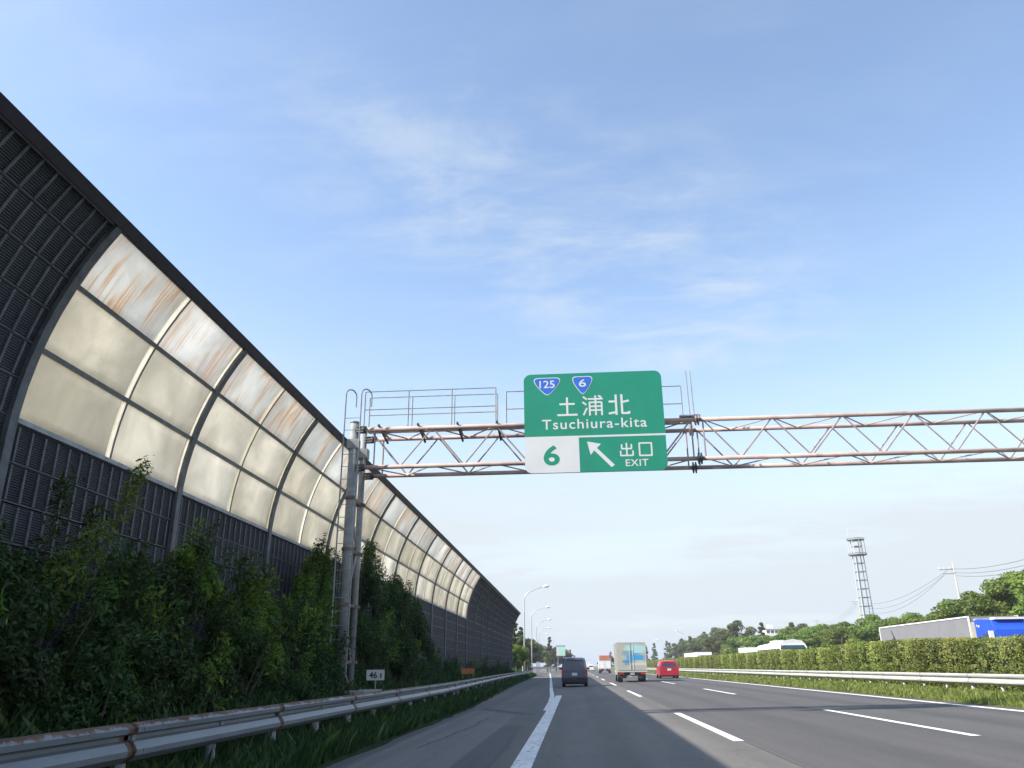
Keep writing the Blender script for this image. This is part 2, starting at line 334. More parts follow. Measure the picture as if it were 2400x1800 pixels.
# ------------------------------------------------------------------ mesh helpers
class MB:
    def __init__(s): s.v = []; s.f = []; s.m = []
    def add(s, vs, fs, mi=0):
        o = len(s.v); s.v += [tuple(p) for p in vs]; s.f += [tuple(i+o for i in f) for f in fs]; s.m += [mi]*len(fs); return s
    def box(s, c, d, mi=0, rot=None):
        x, y, z = d[0]/2, d[1]/2, d[2]/2
        vs = [Vector((sx*x, sy*y, sz*z)) for sz in (-1, 1) for sy in (-1, 1) for sx in (-1, 1)]
        if rot is not None: vs = [rot @ p for p in vs]
        c = Vector(c)
        return s.add([c+p for p in vs], [(0, 2, 3, 1), (4, 5, 7, 6), (0, 1, 5, 4), (2, 6, 7, 3), (0, 4, 6, 2), (1, 3, 7, 5)], mi)
    def tube(s, pts, r, n=8, mi=0, cap=True):
        pts = [Vector(p) for p in pts]; rr = r if isinstance(r, (list, tuple)) else [r]*len(pts)
        o = len(s.v); prev = None
        for i, p in enumerate(pts):
            d = (pts[min(i+1, len(pts)-1)] - pts[max(i-1, 0)]).normalized()
            if prev is None:
                a = Vector((0, 0, 1)) if abs(d.z) < 0.9 else Vector((1, 0, 0)); a = (a - d*a.dot(d)).normalized()
            else: a = (prev - d*prev.dot(d)).normalized()
            prev = a; b = d.cross(a)
            for k in range(n):
                t = 2*math.pi*k/n; s.v.append(tuple(p + (a*math.cos(t) + b*math.sin(t))*rr[i]))
        for i in range(len(pts)-1):
            for k in range(n):
                k2 = (k+1) % n; s.f.append((o+i*n+k, o+i*n+k2, o+(i+1)*n+k2, o+(i+1)*n+k)); s.m.append(mi)
        if cap:
            s.f.append(tuple(o+k for k in range(n))[::-1]); s.m.append(mi)
            e = o+(len(pts)-1)*n; s.f.append(tuple(e+k for k in range(n))); s.m.append(mi)
        return s
    def extrude(s, poly, f0, f1, mi=0):               # closed polygon [(a,b)] swept from map f0 to f1
        n = len(poly); vs = [f0(*p) for p in poly] + [f1(*p) for p in poly]
        fs = [(i, (i+1) % n, n+(i+1) % n, n+i) for i in range(n)] + [tuple(range(n))[::-1], tuple(range(n, 2*n))]
        return s.add(vs, fs, mi)
    def mesh(s, name, mats, smooth=False):
        me = bpy.data.meshes.new(name); me.from_pydata([tuple(p) for p in s.v], [], s.f)
        for m in (mats if isinstance(mats, (list, tuple)) else [mats]): me.materials.append(MAT[m])
        if any(s.m): me.polygons.foreach_set('material_index', s.m)
        if smooth: me.polygons.foreach_set('use_smooth', [True]*len(s.f))
        me.update(); return me
    def build(s, name, mats, parent=None, loc=(0, 0, 0), smooth=False):
        return link(name, s.mesh(name, mats, smooth), parent, loc)
def link(name, me, parent=None, loc=(0, 0, 0), rotz=0.0, scale=None):
    o = bpy.data.objects.new(name, me); col.objects.link(o); o.location = loc
    if rotz: o.rotation_euler = (0, 0, rotz)
    if scale: o.scale = scale
    if parent: o.parent = parent
    return o
def tag(o, label=None, cat=None, group=None, kind=None):
    if label: o['label'] = label
    if cat: o['category'] = cat
    if group: o['group'] = group
    if kind: o['kind'] = kind
    return o
def thing(name, label, cat, loc=(0, 0, 0), rotz=0.0, group=None):
    o = link(name, None, None, loc, rotz); return tag(o, label, cat, group)
def bar(p, q, w, h, mi=0, mb=None):
    mb = mb or MB(); p = Vector(p); q = Vector(q); d = q-p
    rot = d.to_track_quat('Y', 'Z').to_matrix(); return mb.box((p+q)/2, (w, d.length, h), mi, rot)
def lerp(tab, x):
    return float(np.interp(x, [a for a, _ in tab], [b for _, b in tab]))
ORD = ['first', 'second', 'third', 'fourth', 'fifth', 'sixth', 'seventh', 'eighth', 'ninth', 'tenth', 'eleventh', 'twelfth', 'thirteenth', 'fourteenth',
       'fifteenth', 'sixteenth', 'seventeenth', 'eighteenth', 'nineteenth', 'twentieth'] + ['twenty-'+x for x in
       'first second third fourth fifth sixth seventh eighth ninth'.split()] + ['thirtieth'] + ['thirty-'+x for x in 'first second third fourth fifth sixth seventh eighth ninth'.split()] + ['fortieth'] + ['forty-'+x for x in 'first second third fourth fifth sixth seventh eighth ninth'.split()]

# ------------------------------------------------------------------ the setting
SL = 0.015                                             # crossfall of the carriageway
XL = [(-80, -3.4), (27, -3.4), (58, -4.35), (135, -6.0), (180, -8.4), (230, -14), (300, -30), (330, -34)]
LL = [(25, -0.86), (31, -0.90), (38, -1.03), (47, -1.32), (87, -2.45), (178, -5.2), (230, -9.0), (300, -22)]
def grid(name, ys, prof, mat, kind='structure', smooth=True, parent=None):
    """prof(y) -> list of (x, z); a strip of quads along y"""
    vs = []; fs = []; n = None
    for y in ys:
        p = prof(y); n = len(p); vs += [(x, y, z) for x, z in p]
    for j in range(len(ys)-1):
        for i in range(n-1):
            a = j*n+i; fs.append((a, a+1, a+1+n, a+n))
    mb = MB(); mb.add(vs, fs); o = mb.build(name, mat, parent, smooth=smooth)
    if kind and not parent: o['kind'] = kind
    return o
gm = MB().add([(-4000, -3000, -0.5), (4000, -3000, -0.5), (4000, 6000, -0.5), (-4000, 6000, -0.5)], [(0, 1, 2, 3)])
tag(gm.build('ground', 'grass_ground'), kind='structure')
YS = [-80, -40, -20, -10, 0, 5] + list(range(10, 60, 3)) + list(range(60, 340, 10)) + [400, 600, 900, 1500]
road = grid('road', YS, lambda y: [(min(lerp(XL, y), -0.8), SL*min(lerp(XL, y), -0.8)), (-0.8, SL*-0.8), (2.72, SL*2.72)], 'asphalt_old', smooth=False)
grid('overtaking_lanes', YS, lambda y: [(2.72, SL*2.72+0.004), (6.3, SL*6.3+0.004), (10.45, SL*10.45+0.004)], 'asphalt_new', parent=road)
YB = [-80, -40, -20] + [k*1.0 for k in range(-8, 100)] + list(range(100, 340, 8)) + [400, 700, 1500]
jit = random.Random(3)
def bank(y):
    x0 = min(lerp(XL, y), -3.4); k = 1.0 if y < 92 else max(0.15, 1-(y-92)/14)
    j = lambda a: jit.uniform(-a, a)
    return [(x0+0.25, SL*x0-0.03), (x0-0.05, SL*x0+0.02+j(.015)), (x0-0.7, 0.02+j(.03)), (x0-1.3, 0.16*k+j(.04)), (x0-2.0, 0.50*k+j(.05)), (x0-2.8, 0.85*k+j(.05)), (x0-3.7, 1.05*k+j(.03)), (x0-5.5, 1.1*k), (x0-12, 0.8*k), (x0-60, 0.1), (x0-400, -0.2)]
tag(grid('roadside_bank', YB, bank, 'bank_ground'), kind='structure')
def med(y):
    j = lambda a: jit.uniform(-a, a)
    return [(10.35, 0.150), (10.55, 0.165+j(.01)), (11.2, 0.19+j(.03)), (12.4, 0.24+j(.03)), (13.6, 0.27+j(.03)), (15.2, 0.28), (16.6, 0.22)]
tag(grid('median_strip', YB, med, 'grass_ground'), kind='structure')
tag(grid('median_soil_edge', YB, lambda y: [(10.40, 0.160), (10.62+0.12*math.sin(y*0.9)+jit.uniform(-.05, .05), 0.176)], 'verge_soil'), kind='structure')
tag(grid('opposite_road', YS, lambda y: [(16.5, 0.215), (22.0, 0.13), (28.2, 0.03)], 'asphalt_new'), kind='structure')
def rbank(y):
    j = lambda a: jit.uniform(-a, a)
    return [(28.0, 0.0), (28.6, 0.03), (30, 0.35+j(.1)), (33, 0.9+j(.2)), (40, 1.2+j(.2)), (80, 1.5), (300, 1.0), (1500, 0)]
tag(grid('verge_beyond_road', YS, rbank, 'grass_ground'), kind='structure')

def strip(name, pts, width, mat, dz, parent=road):      # painted ribbon along pts [(x, y)]
    vs = []; n = len(pts)
    for i, (x, y) in enumerate(pts):
        vs += [(x-width/2, y, SL*(x-width/2)+dz), (x+width/2, y, SL*(x+width/2)+dz)]
    return MB().add(vs, [(2*i, 2*i+1, 2*i+3, 2*i+2) for i in range(n-1)]).build(name, mat, parent)
for k in range(-2, 22):
    y0 = 14.1+20*k
    strip('lane_dash', [(2.60, y0), (2.60, y0+8.2)], 0.17, 'paint_white', 0.008)
    strip('lane_dash', [(6.33, y0+0.1), (6.33, y0+8.2)], 0.16, 'paint_white', 0.010)
strip('edge_line', [(10.02, -60), (10.02, 60), (10.0, 700)], 0.22, 'paint_white', 0.010)
strip('edge_line', [(-0.72, -60), (-0.72, 0), (-0.72, 37.6)], 0.27, 'paint_worn', 0.009)
strip('exit_lane_line', [(x, y) for y, x in LL], 0.19, 'paint_worn', 0.006)
def sheet(name, pts, mat, dz):
    return MB().add([(x, y, SL*x+dz) for x, y in pts], [tuple(range(len(pts)))]).build(name, mat, road)
sheet('pavement_patch', [(-2.95, 2), (-1.75, 2), (-1.62, 19.5), (-1.66, 23.0), (-3.05, 26.5), (-3.15, 17)], 'asphalt_patch', 0.003)
sheet('pavement_seam', [(-1.72, 2), (-1.18, 2), (-1.12, 14), (-1.2, 19), (-1.6, 19)], 'asphalt_seam', 0.0035)
sheet('pavement_seam', [(-3.0, 26.7), (-1.1, 22.6), (-1.1, 23.4), (-2.9, 27.4)], 'asphalt_seam', 0.0042)
sheet('pavement_seam', [(-3.42, -20), (-3.18, -20), (-3.2, 27), (-3.4, 27)], 'asphalt_seam', 0.0038)
jr = random.Random(5)
for (xa, ya, xb, yb) in [(-0.2, 33, 2.3, 33.8), (-3.1, 30, 1.5, 31.2), (3.1, 46.5, 9.6, 46.9), (-2.6, 14, -2.2, 22)]:
    pts = []; x_ = 0.0
    for k in range(25):
        f = k/24; x_ += jr.uniform(-.05, .05); pts.append((xa+(xb-xa)*f+(x_ if abs(yb-ya) > 3 else 0), ya+(yb-ya)*f+(0 if abs(yb-ya) > 3 else x_)))
    if abs(yb-ya) > 3: strip('tar_seam', pts, 0.045, 'tar', 0.0065)
    else: MB().add([(x, y+d, SL*x+0.0068) for x, y in pts for d in (-.05, .05)], [(2*i, 2*i+2, 2*i+3, 2*i+1) for i in range(24)]).build('tar_seam', 'tar', road)
# joint between the two pavements
sheet('pavement_joint', [(2.68, -60), (2.75, -60), (2.75, 300), (2.68, 300)], 'asphalt_seam', 0.006)

# ------------------------------------------------------------------ noise barrier
BX = -7.5; BAY = 4.78; BY0 = 9.66; PB = 4.44; ROW = 0.52
def prof(s):                                           # arc length above the pane sill -> (x, z, lean)
    x, z, t = BX, PB-0.3, -0.3
    if s <= -0.3: return BX, PB+s, 0.0
    n = 40; ds = (s+0.3)/n
    for i in range(n):
        th = (t+ds*0.5+0.3)/5.5; x += math.sin(th)*ds; z += math.cos(th)*ds; t += ds
    return x, z, (s+0.3)/5.5
def sweep(s0, s1, n, dx0, dx1, y0, y1, mb=None, mi=0, org=(0, 0, 0)):  # slab following the profile; dx = offset along the road-side normal
    mb = mb or MB(); vs = []
    for i in range(n+1):
        x, z, th = prof(s0+(s1-s0)*i/n); nx, nz = math.cos(th), -math.sin(th)
        for d in (dx0, dx1):
            for y in (y0, y1): vs.append((x+nx*d-org[0], y-org[1], z+nz*d-org[2]))
    fs = []
    for i in range(n):
        a = 4*i; b = a+4
        fs += [(a, b, b+1, a+1), (a+2, a+3, b+3, b+2), (a, a+2, b+2, b), (a+1, b+1, b+3, a+3)]
    fs += [(0, 1, 3, 2), (4*n, 4*n+2, 4*n+3, 4*n+1)]
    return mb.add(vs, fs, mi)
barrier = thing('noise_barrier', 'tall curved roadside noise barrier with dark louvred panels and cream translucent panes', 'noise barrier', (0, 0, 0))
K0, K1 = -4, 19                                        # bays; panes stand in bays 0..9
YEND = 97.0
# panel mesh, local: x towards the road, y along, z up
LP = BAY-0.156
pm = MB(); pm.box((-0.03, LP/2, ROW/2), (0.06, LP+0.06, ROW+0.03), 0)
nb = 16
for i in range(nb):
    y = (i+0.5)*LP/nb; pm.box((0.010, y, ROW/2), (0.022, 0.040, ROW-0.05), 1)
pm.box((0.005, LP/2, 0.010), (0.012, LP, 0.016), 1)
panel_me = pm.mesh('louvred_panel', ['louvre', 'louvre_bar'])
def place_panel(k, s):
    x, z, th = prof(s)
    xm, zm, thm = prof(s+ROW/2)
    o = link('louvred_panel', panel_me, barrier)
    o.location = (x, BY0+BAY*k+0.078, z); o.rotation_euler = (0, math.atan2(prof(s+ROW)[0]-x, prof(s+ROW)[1]-z), 0)
pane_me = []
for r in range(3):
    x, z, th = prof(r*1.04)
    pane_me.append(sweep(r*1.04+0.03, r*1.04+1.01, 6, -0.012, 0.0, 0.0, BAY/2-0.175, org=(x, 0, z)).mesh('pane', 'pane_top' if r == 2 else 'pane', True))
post_me = sweep(-3.75, 3.16, 18, -0.10, 0.075, -0.078, 0.078).mesh('post', 'post_steel')
rib_me = sweep(0.02, 3.1, 10, -0.02, 0.03, 0.0, 0.030).mesh('rib', 'rail_alu')
lit_strip_me = sweep(0.03, 3.1, 10, -0.012, 0.016, -0.085, 0.0).mesh('lit_edge_strip', 'lit_edge_strip')  # added strip carrying the bright edge light next to posts and ribs
rail_mes = []
for r in range(4):
    s = r*1.04; rail_mes.append(sweep(s-0.034, s+0.034, 1, -0.03, 0.045, 0.079, BAY-0.079).mesh('rail', 'sill_alu' if r == 0 else 'rail_alu'))
filler_me = sweep(-0.09, 0.05, 1, -0.06, 0.003, 0.04, BAY-0.04).mesh('rail', 'louvre')
for k in range(K0, K1):
    y0 = BY0+BAY*k
    if y0 > YEND: break
    link('post', post_me, barrier, (0, y0, 0))
    rows = [-0.05-0.525*(i+1) for i in range(7)]
    for s in rows: place_panel(k, s)
    if 0 <= k <= 9:
        for half in (0, 1):
            for r in range(3):
                x, z, th = prof(r*1.04)
                link('pane', pane_me[r], barrier, (x, y0+0.075+half*(BAY/2-0.045), z))
        link('rib', rib_me, barrier, (0, y0+BAY/2, 0)); link('lit_edge_strip', lit_strip_me, barrier, (0, y0+BAY/2-0.001, 0)); link('lit_edge_strip', lit_strip_me, barrier, (0, y0+BAY-0.079, 0))
        for r in range(4): link('rail', rail_mes[r], barrier, (0, y0, 0))
    else:
        for i in range(6): place_panel(k, i*ROW+0.01)
        link('rail', rail_mes[3], barrier, (0, y0, 0)); link('rail', filler_me, barrier, (0, y0, 0))
    mb = MB(); sweep(3.12, 3.29, 2, -0.10, 0.09, 0.002, BAY-0.002, mb)
    mb.build('cap_rail', 'cap_dark', barrier, (0, y0, 0))
link('post', post_me, barrier, (0, BY0+BAY*math.ceil((YEND-BY0)/BAY), 0))

# ------------------------------------------------------------------ guardrails
def guard(name, label, path, y0, y1, face, mat, zoff, step=4.0, zfun=None):
    g = thing(name, label, 'guardrail', (0, 0, 0))
    prof_ = [(0.0, 0.0), (0.030, 0.012), (0.082, 0.060), (0.086, 0.110), (0.045, 0.178), (-0.010, 0.196), (-0.010, 0.228), (0.070, 0.255), (0.078, 0.300), (0.045, 0.335), (0.0, 0.345)]
    back = [(x-0.005, z) for x, z in prof_[::-1]]
    poly = [(face*x, z) for x, z in prof_+back]
    if face < 0: poly = poly[::-1]
    mb = MB(); mb.extrude(poly, lambda a, b: (a, 0.0, b), lambda a, b: (a, step+0.08, b))
    for s_ in (0.10, 0.22): 
        for z_ in (0.10, 0.28): mb.box((face*(0.082 if z_ < .2 else .072), s_, z_), (0.02, 0.03, 0.03))
    me = mb.mesh('beam', mat)
    pmesh = MB().tube([(0, 0, -0.9), (0, 0, 0.29)], 0.057, 10).mesh('post', 'galv' if mat == 'rail_worn' else 'rail_white', True)
    bm_ = MB().box((face*0.035, 0, 0.17), (0.09, 0.07, 0.26)).mesh('bracket', 'galv')
    y = y0
    while y < y1:
        xa, xb = path(y), path(y+step); za = zoff if zfun is None else zfun(y)
        o = link('beam', me, g, (xa, y, za)); o.rotation_euler = (0, 0, -math.atan2(xb-xa, step))
        p = link('post', pmesh, g, (xa-face*0.10, y+0.15, za)); link('bracket', bm_, p, (face*0.03, 0, 0))
        p = link('post', pmesh, g, (xa-face*0.10, y+2.15, za)); link('bracket', bm_, p, (face*0.03, 0, 0))
        y += step
    return g
guard('guardrail', 'weathered grey steel guardrail with rusty joints along the shaded grass bank', lambda y: min(lerp(XL, y), -3.4)-0.80, -8.25, 130, 1, 'rail_worn', 0.395)
guard('guardrail', 'sunlit white steel guardrail in front of the median hedge', lambda y: 13.55, 2.0, 240, -1, 'rail_white', 0.50)
# short curved rail on the far exit ramp
fr = thing('guardrail', 'far white guardrail curving across the end of the exit lane', 'guardrail')
cur = [(-9.0+0.9*i, 172+4.2*i*(1-0.02*i)) for i in range(8)]
for i in range(7):
    (xa, ya), (xb, yb) = cur[i], cur[i+1]
    bar((xa, ya, 1.05-0.03*i), (xb, yb, 1.05-0.03*(i+1)), 0.06, 0.42).build('beam', 'rail_white', fr)
    MB().tube([(xa, ya+.1, -0.3), (xa, ya+.1, 1.2)], 0.06, 8).build('post', 'galv', fr)

# ------------------------------------------------------------------ gantry
gan = thing('sign_gantry', 'steel truss gantry spanning the road, pinkish rusted chords on grey tube posts', 'gantry', (-5.67, 20.5, 0.75))
def gp(mb, name, mat, smooth=False, parent=gan):
    mb.v = [(x+5.67, y-20.5, z-0.75) for x, y, z in mb.v]; return mb.build(name, mat, parent, smooth=smooth)
XA, XM, XB = -5.45, 3.40, 14.3
ZT, ZB = 7.23, 6.19
for y in (20.0, 21.0):
    for z in (ZT, ZB):
        gp(MB().tube([(XA-0.1, y, z), (XM, y, z)], 0.057, 12), 'chord', 'chord', True)
        gp(MB().tube([(XM, y, z), (XB+0.15, y, z)], 0.057, 12), 'chord', 'chord', True)
        mb = MB()                                     # bolted splice plates
        for dx in (-0.035, 0.035): mb.box((XM+dx, y, z), (0.035, 0.22, 0.22), 0, Matrix.Rotation(R(45), 3, 'X'))
        gp(mb, 'splice_plate', 'brace' if z == ZT else 'dark_steel')
def seg(x0, x1, pitch):
    n = max(1, round((x1-x0)/pitch)); p = (x1-x0)/n
    for i in range(n):
        a, m_, b = x0+p*i, x0+p*(i+0.5), x0+p*(i+1)
        for y in (20.0, 21.0):
            gp(MB().tube([(a, y, ZT), (m_, y, ZB)], 0.021, 6), 'diagonal', 'brace'); gp(MB().tube([(m_, y, ZB), (b, y, ZT)], 0.021, 6), 'diagonal', 'brace')
        for z in (ZT, ZB):
            gp(MB().tube([(a, 20.0, z), (m_, 21.0, z)], 0.018, 6), 'diagonal', 'brace'); gp(MB().tube([(m_, 21.0, z), (b, 20.0, z)], 0.018, 6), 'diagonal', 'brace')
seg(-5.25, XM-0.15, 1.66); seg(XM+0.15, XB-0.1, 1.66)
for x in (XM-0.15, XM+0.15, -5.1):
    for y in (20.0, 21.0): gp(MB().tube([(x, y, ZB), (x, y, ZT)], 0.021, 6), 'upright', 'brace')
for X in (-5.67, 14.2):
    zb = 0.6 if X < 0 else 0.2
    for y in (20.0, 21.0):
        gp(MB().tube([(X, y, zb), (X, y, 7.42)], 0.118 if y < 20.5 else 0.085, 16), 'column', 'galv', True)
        gp(MB().tube([(X, y, 7.42), (X, y, 7.45)], 0.13 if y < 20.5 else 0.095, 16), 'column_cap', 'galv', True)
        gp(MB().box((X, y, 6.82), (0.30, 0.26, 0.26)), 'clamp', 'galv')
        for z in (ZT, ZB):
            sgn = 1 if X < 0 else -1
            for dz in (-0.07, 0.0, 0.07): gp(MB().box((X+sgn*0.15, y, z+dz), (0.22, 0.20, 0.018)), 'bracket_plate', 'galv')
            gp(MB().tube([(X+sgn*.22, y, z), (X+sgn*.32, y, z)], 0.10, 12), 'flange', 'dark_steel', True)
    zs = [1.35, 2.71, 4.07, 5.39]
    for z in zs:
        mb = MB(); mb.tube([(X, 19.98, z), (X, 21.02, z)], 0.05, 8)
        for y in (20.0, 21.0): mb.tube([(X, y, z-0.035), (X, y, z+0.035)], 0.15, 14)
        gp(mb, 'cross_tie', 'rusty')
    for i, z in enumerate(zs[:-1]):
        a, b = (20.1, 20.9) if i % 2 else (20.9, 20.1)
        gp(MB().tube([(X, a, z), (X, b, zs[i+1])], 0.028, 6), 'diagonal', 'galv')
    gp(MB().tube([(X, 20.9, 0.75), (X, 20.1, 1.35)], 0.028, 6), 'diagonal', 'galv')
# ladder on the near side of the left column
for x in (-5.86, -5.44):
    pts = [(x, 19.68, 1.0), (x, 19.68, 8.15)] + [(x+0.11*(1-math.cos(t)), 19.68+0.12*(1-math.cos(t)), 8.15+0.16*math.sin(t)) for t in (0.5, 1.0, 1.57, 2.1, 2.7, 3.14)] + [(x+0.22, 19.92, 7.85)]
    gp(MB().tube(pts, 0.020, 7), 'ladder_rail', 'galv')
z = 1.2
while z < 7.5:
    gp(MB().tube([(-5.86, 19.68, z), (-5.44, 19.68, z)], 0.009, 5), 'rung', 'galv'); z += 0.33
# walkway, brackets and hand rails
gp(MB().box((-1.05, 20.47, 7.335), (8.8, 0.50, 0.03)), 'walkway', 'galv_clean')
x = -5.0
while x < 3.3:
    gp(MB().box((x, 20.5, 7.305), (0.055, 1.15, 0.022)), 'walkway_bracket', 'dark_steel')
    mb = MB(); bar((x, 19.92, 7.33), (x, 21.08, 7.14), 0.05, 0.05, 0, mb); gp(mb, 'walkway_bracket', 'dark_steel'); x += 1.06
def handrail(xs, y, z0, zts):
    for x in xs: gp(MB().tube([(x, y, z0), (x, y, zts[0])], 0.018, 7), 'rail_post', 'galv')
    for z in zts: gp(MB().tube([(xs[0], y, z), (xs[-1], y, z)], 0.015, 7), 'hand_rail', 'galv')
handrail([-5.48, -4.27, -3.08, -1.88], 20.22, 7.35, (8.38, 7.86))
handrail([-5.48, -4.27, -3.08, -1.88], 20.74, 7.35, (8.38, 7.86))
handrail([-1.60, -0.3, 1.1, 2.3, 3.10], 20.30, 7.35, (8.28, 7.78))
for x in (3.36, 3.47): gp(MB().tube([(x-0.06, 20.35, 7.3), (x-0.08, 20.35, 8.72)], 0.014, 6), 'rail_post', 'galv')
gp(MB().box((3.25, 20.3, 7.39), (0.55, 0.4, 0.03)), 'walkway', 'galv_clean')
for x in (-0.6, 0.7, 2.0):
    for zc in (ZT, ZB): gp(MB().box((x, 19.80, zc), (0.08, 0.32, 0.10)), 'sign_bracket', 'dark_steel')
    gp(MB().box((x, 19.655, 7.15), (0.10, 0.06, 2.5)), 'sign_bracket', 'dark_steel')
fd = MB(); fd.box((-5.5, 20.5, 0.42), (1.1, 1.9, 0.56)); fd.box((-5.1, 20.4, 0.56), (0.5, 1.0, 0.2))
tag(fd.build('footing', 'concrete'), 'low concrete footing block under the gantry posts', 'footing')
# ------------------------------------------------------------------ lettering helpers
def text_mesh(name, s, size, mat, ext=0.003, bold=0.0, sx=1.0, space=1.0):
    cu = bpy.data.curves.new('t', 'FONT'); cu.body = s; cu.size = size; cu.align_x = 'CENTER'; cu.align_y = 'CENTER'
    cu.extrude = ext; cu.offset = bold; cu.space_character = space; cu.resolution_u = 4
    ob = bpy.data.objects.new('t', cu); col.objects.link(ob); bpy.context.view_layer.update()
    me = bpy.data.meshes.new_from_object(ob.evaluated_get(bpy.context.evaluated_depsgraph_get()))
    bpy.data.objects.remove(ob); bpy.data.curves.remove(cu)
    me.name = name
    n = len(me.vertices); co = np.empty(n*3); me.vertices.foreach_get('co', co); co = co.reshape(-1, 3)
    c = (co[:, :2].max(0)+co[:, :2].min(0))/2; co[:, :2] -= c
    out = np.stack([co[:, 0]*sx, -co[:, 2], co[:, 1]], 1)      # stand it up facing -y
    me.vertices.foreach_set('co', out.ravel()); me.materials.clear(); me.materials.append(MAT[mat]); me.update()
    return me, (out[:, 0].max()-out[:, 0].min(), out[:, 2].max()-out[:, 2].min())
def text_fit(name, s, x0, x1, z0, z1, y, mat, parent, bold=0.0, space=1.0):
    me, (wd, ht) = text_mesh(name, s, 1.0, mat, 0.012, bold, 1.0, space)
    o = link(name, me, parent, ((x0+x1)/2, y, (z0+z1)/2)); o.scale = ((x1-x0)/wd, 0.05, (z1-z0)/ht); return o
def strokes(name, segs, x0, x1, z0, z1, y, wdt, mat, parent):
    mb = MB(); W, H = x1-x0, z1-z0
    for i, (a, b, c, d) in enumerate(segs):
        p = Vector((x0+a*W, 0, z0+b*H)); q = Vector((x0+c*W, 0, z0+d*H)); dr = (q-p).normalized(); nn = Vector((-dr.z, 0, dr.x))*wdt/2
        e = dr*wdt*0.15; p -= e; q += e
        yy = y-0.0002*i
        mb.add([(v.x, yy, v.z) for v in (p-nn, q-nn, q+nn, p+nn)] + [(v.x, y+0.004, v.z) for v in (p-nn, q-nn, q+nn, p+nn)], [(0, 1, 2, 3), (0, 4, 5, 1), (1, 5, 6, 2), (2, 6, 7, 3), (3, 7, 4, 0)])
    return mb.build(name, mat, parent)
def rrect(x0, x1, z0, z1, r, corners=(1, 1, 1, 1)):
    pts = []
    for i, (cx, cz, a0) in enumerate(((x1-r, z1-r, 0), (x0+r, z1-r, 90), (x0+r, z0+r, 180), (x1-r, z0+r, 270))):
        if corners[i]: pts += [(cx+r*math.cos(R(a0+t)), cz+r*math.sin(R(a0+t))) for t in range(0, 91, 10)]
        else: pts.append(((x1, z1), (x0, z1), (x0, z0), (x1, z0))[i])
    return pts
# ------------------------------------------------------------------ overhead exit sign
SX0, SX1, SZ0, SZ1, SY = -1.08, 2.52, 5.82, 8.49, 19.60
sg = thing('exit_sign', 'large green overhead exit sign with kanji and white number panel on the gantry', 'road sign', (0, SY, 0))
mb = MB(); mb.extrude(rrect(SX0, SX1, SZ0, SZ1, 0.19), lambda a, b: (a, 0.0, b), lambda a, b: (a, 0.03, b), 0); mb.build('panel', 'sign_green', sg)
MB().extrude(rrect(SX0+.02, SX1-.02, SZ0+.02, SZ1-.02, 0.18), lambda a, b: (a, 0.0305, b), lambda a, b: (a, 0.036, b)).build('back_plate', 'sign_back', sg)
def flat(name, poly, y, mat, parent=sg, th=0.001):
    return MB().extrude(poly, lambda a, b: (a, y-th, b), lambda a, b: (a, y+0.0005, b)).build(name, mat, parent)
flat('number_panel', rrect(SX0, 0.315, SZ0, 6.775, 0.19, (0, 0, 1, 0)), -0.0025, 'sign_white')
flat('divider', [(0.317, 6.725), (SX1, 6.725), (SX1, 6.775), (0.317, 6.775)], -0.0025, 'sign_white')
def shield(cx, w_, zt, zb, txt, tw):
    def poly(g):
        pts = []; h = zt-zb
        raw = [(-0.36, 1.0), (0.36, 1.0), (0.47, 0.95), (0.50, 0.83), (0.44, 0.62), (0.32, 0.38), (0.12, 0.08), (0.05, 0.015), (0, 0.0), (-0.05, 0.015), (-0.12, 0.08), (-0.32, 0.38), (-0.44, 0.62), (-0.50, 0.83), (-0.47, 0.95)]
        c = 0.56
        return [(cx+a*(w_-2*g), zb+h*c+(b-c)*(h-2*g)) for a, b in raw][::-1]
    s_ = flat('route_shield', poly(0), -0.0025, 'sign_white')
    flat('shield_field', poly(0.022), -0.0052, 'sign_blue', s_)
    text_fit('shield_number', txt, cx-tw/2, cx+tw/2, zb+0.40*(zt-zb), zb+0.83*(zt-zb), -0.0080, 'sign_white', s_, 0.012)
shield(-0.465, 0.70, 8.385, 7.90, '125', 0.40)
shield(0.465, 0.53, 8.395, 7.90, '6', 0.19)
tsu = [(.14, .63, .86, .63), (.5, .97, .5, .06), (.02, .06, .98, .06)]
ura = [(.03, .95, .20, .82), (.0, .68, .17, .55), (.03, .05, .20, .38), (.28, .83, 1, .83), (.80, .99, .93, .90), (.64, .99, .64, .03), (.34, .66, .34, .02), (.34, .66, .94, .66), (.94, .66, .94, .02), (.34, .46, .94, .46), (.34, .27, .94, .27)]
kita = [(.36, .98, .36, .02), (.02, .66, .36, .66), (.0, .08, .36, .14), (.64, .99, .64, .08), (.64, .08, .98, .08), (.98, .08, .98, .16), (.64, .62, .98, .68)]
de = [(.5, .98, .5, .05), (.13, .88, .13, .56), (.13, .56, .87, .56), (.87, .88, .87, .56), (.03, .40, .03, .05), (.03, .05, .97, .05), (.97, .40, .97, .05)]
ku = [(.05, .95, .05, .05), (.05, .95, .95, .95), (.95, .95, .95, .05), (.05, .05, .95, .05)]
strokes('kanji', tsu, -0.22, 0.31, 7.31, 7.83, -0.0025, 0.052, 'sign_white', sg)
strokes('kanji', ura, 0.45, 0.97, 7.30, 7.85, -0.0025, 0.046, 'sign_white', sg)
strokes('kanji', kita, 1.12, 1.65, 7.30, 7.86, -0.0025, 0.056, 'sign_white', sg)
strokes('kanji', de, 1.35, 1.68, 6.20, 6.55, -0.0025, 0.040, 'sign_white', sg)
strokes('kanji', ku, 1.82, 2.16, 6.19, 6.55, -0.0025, 0.040, 'sign_white', sg)
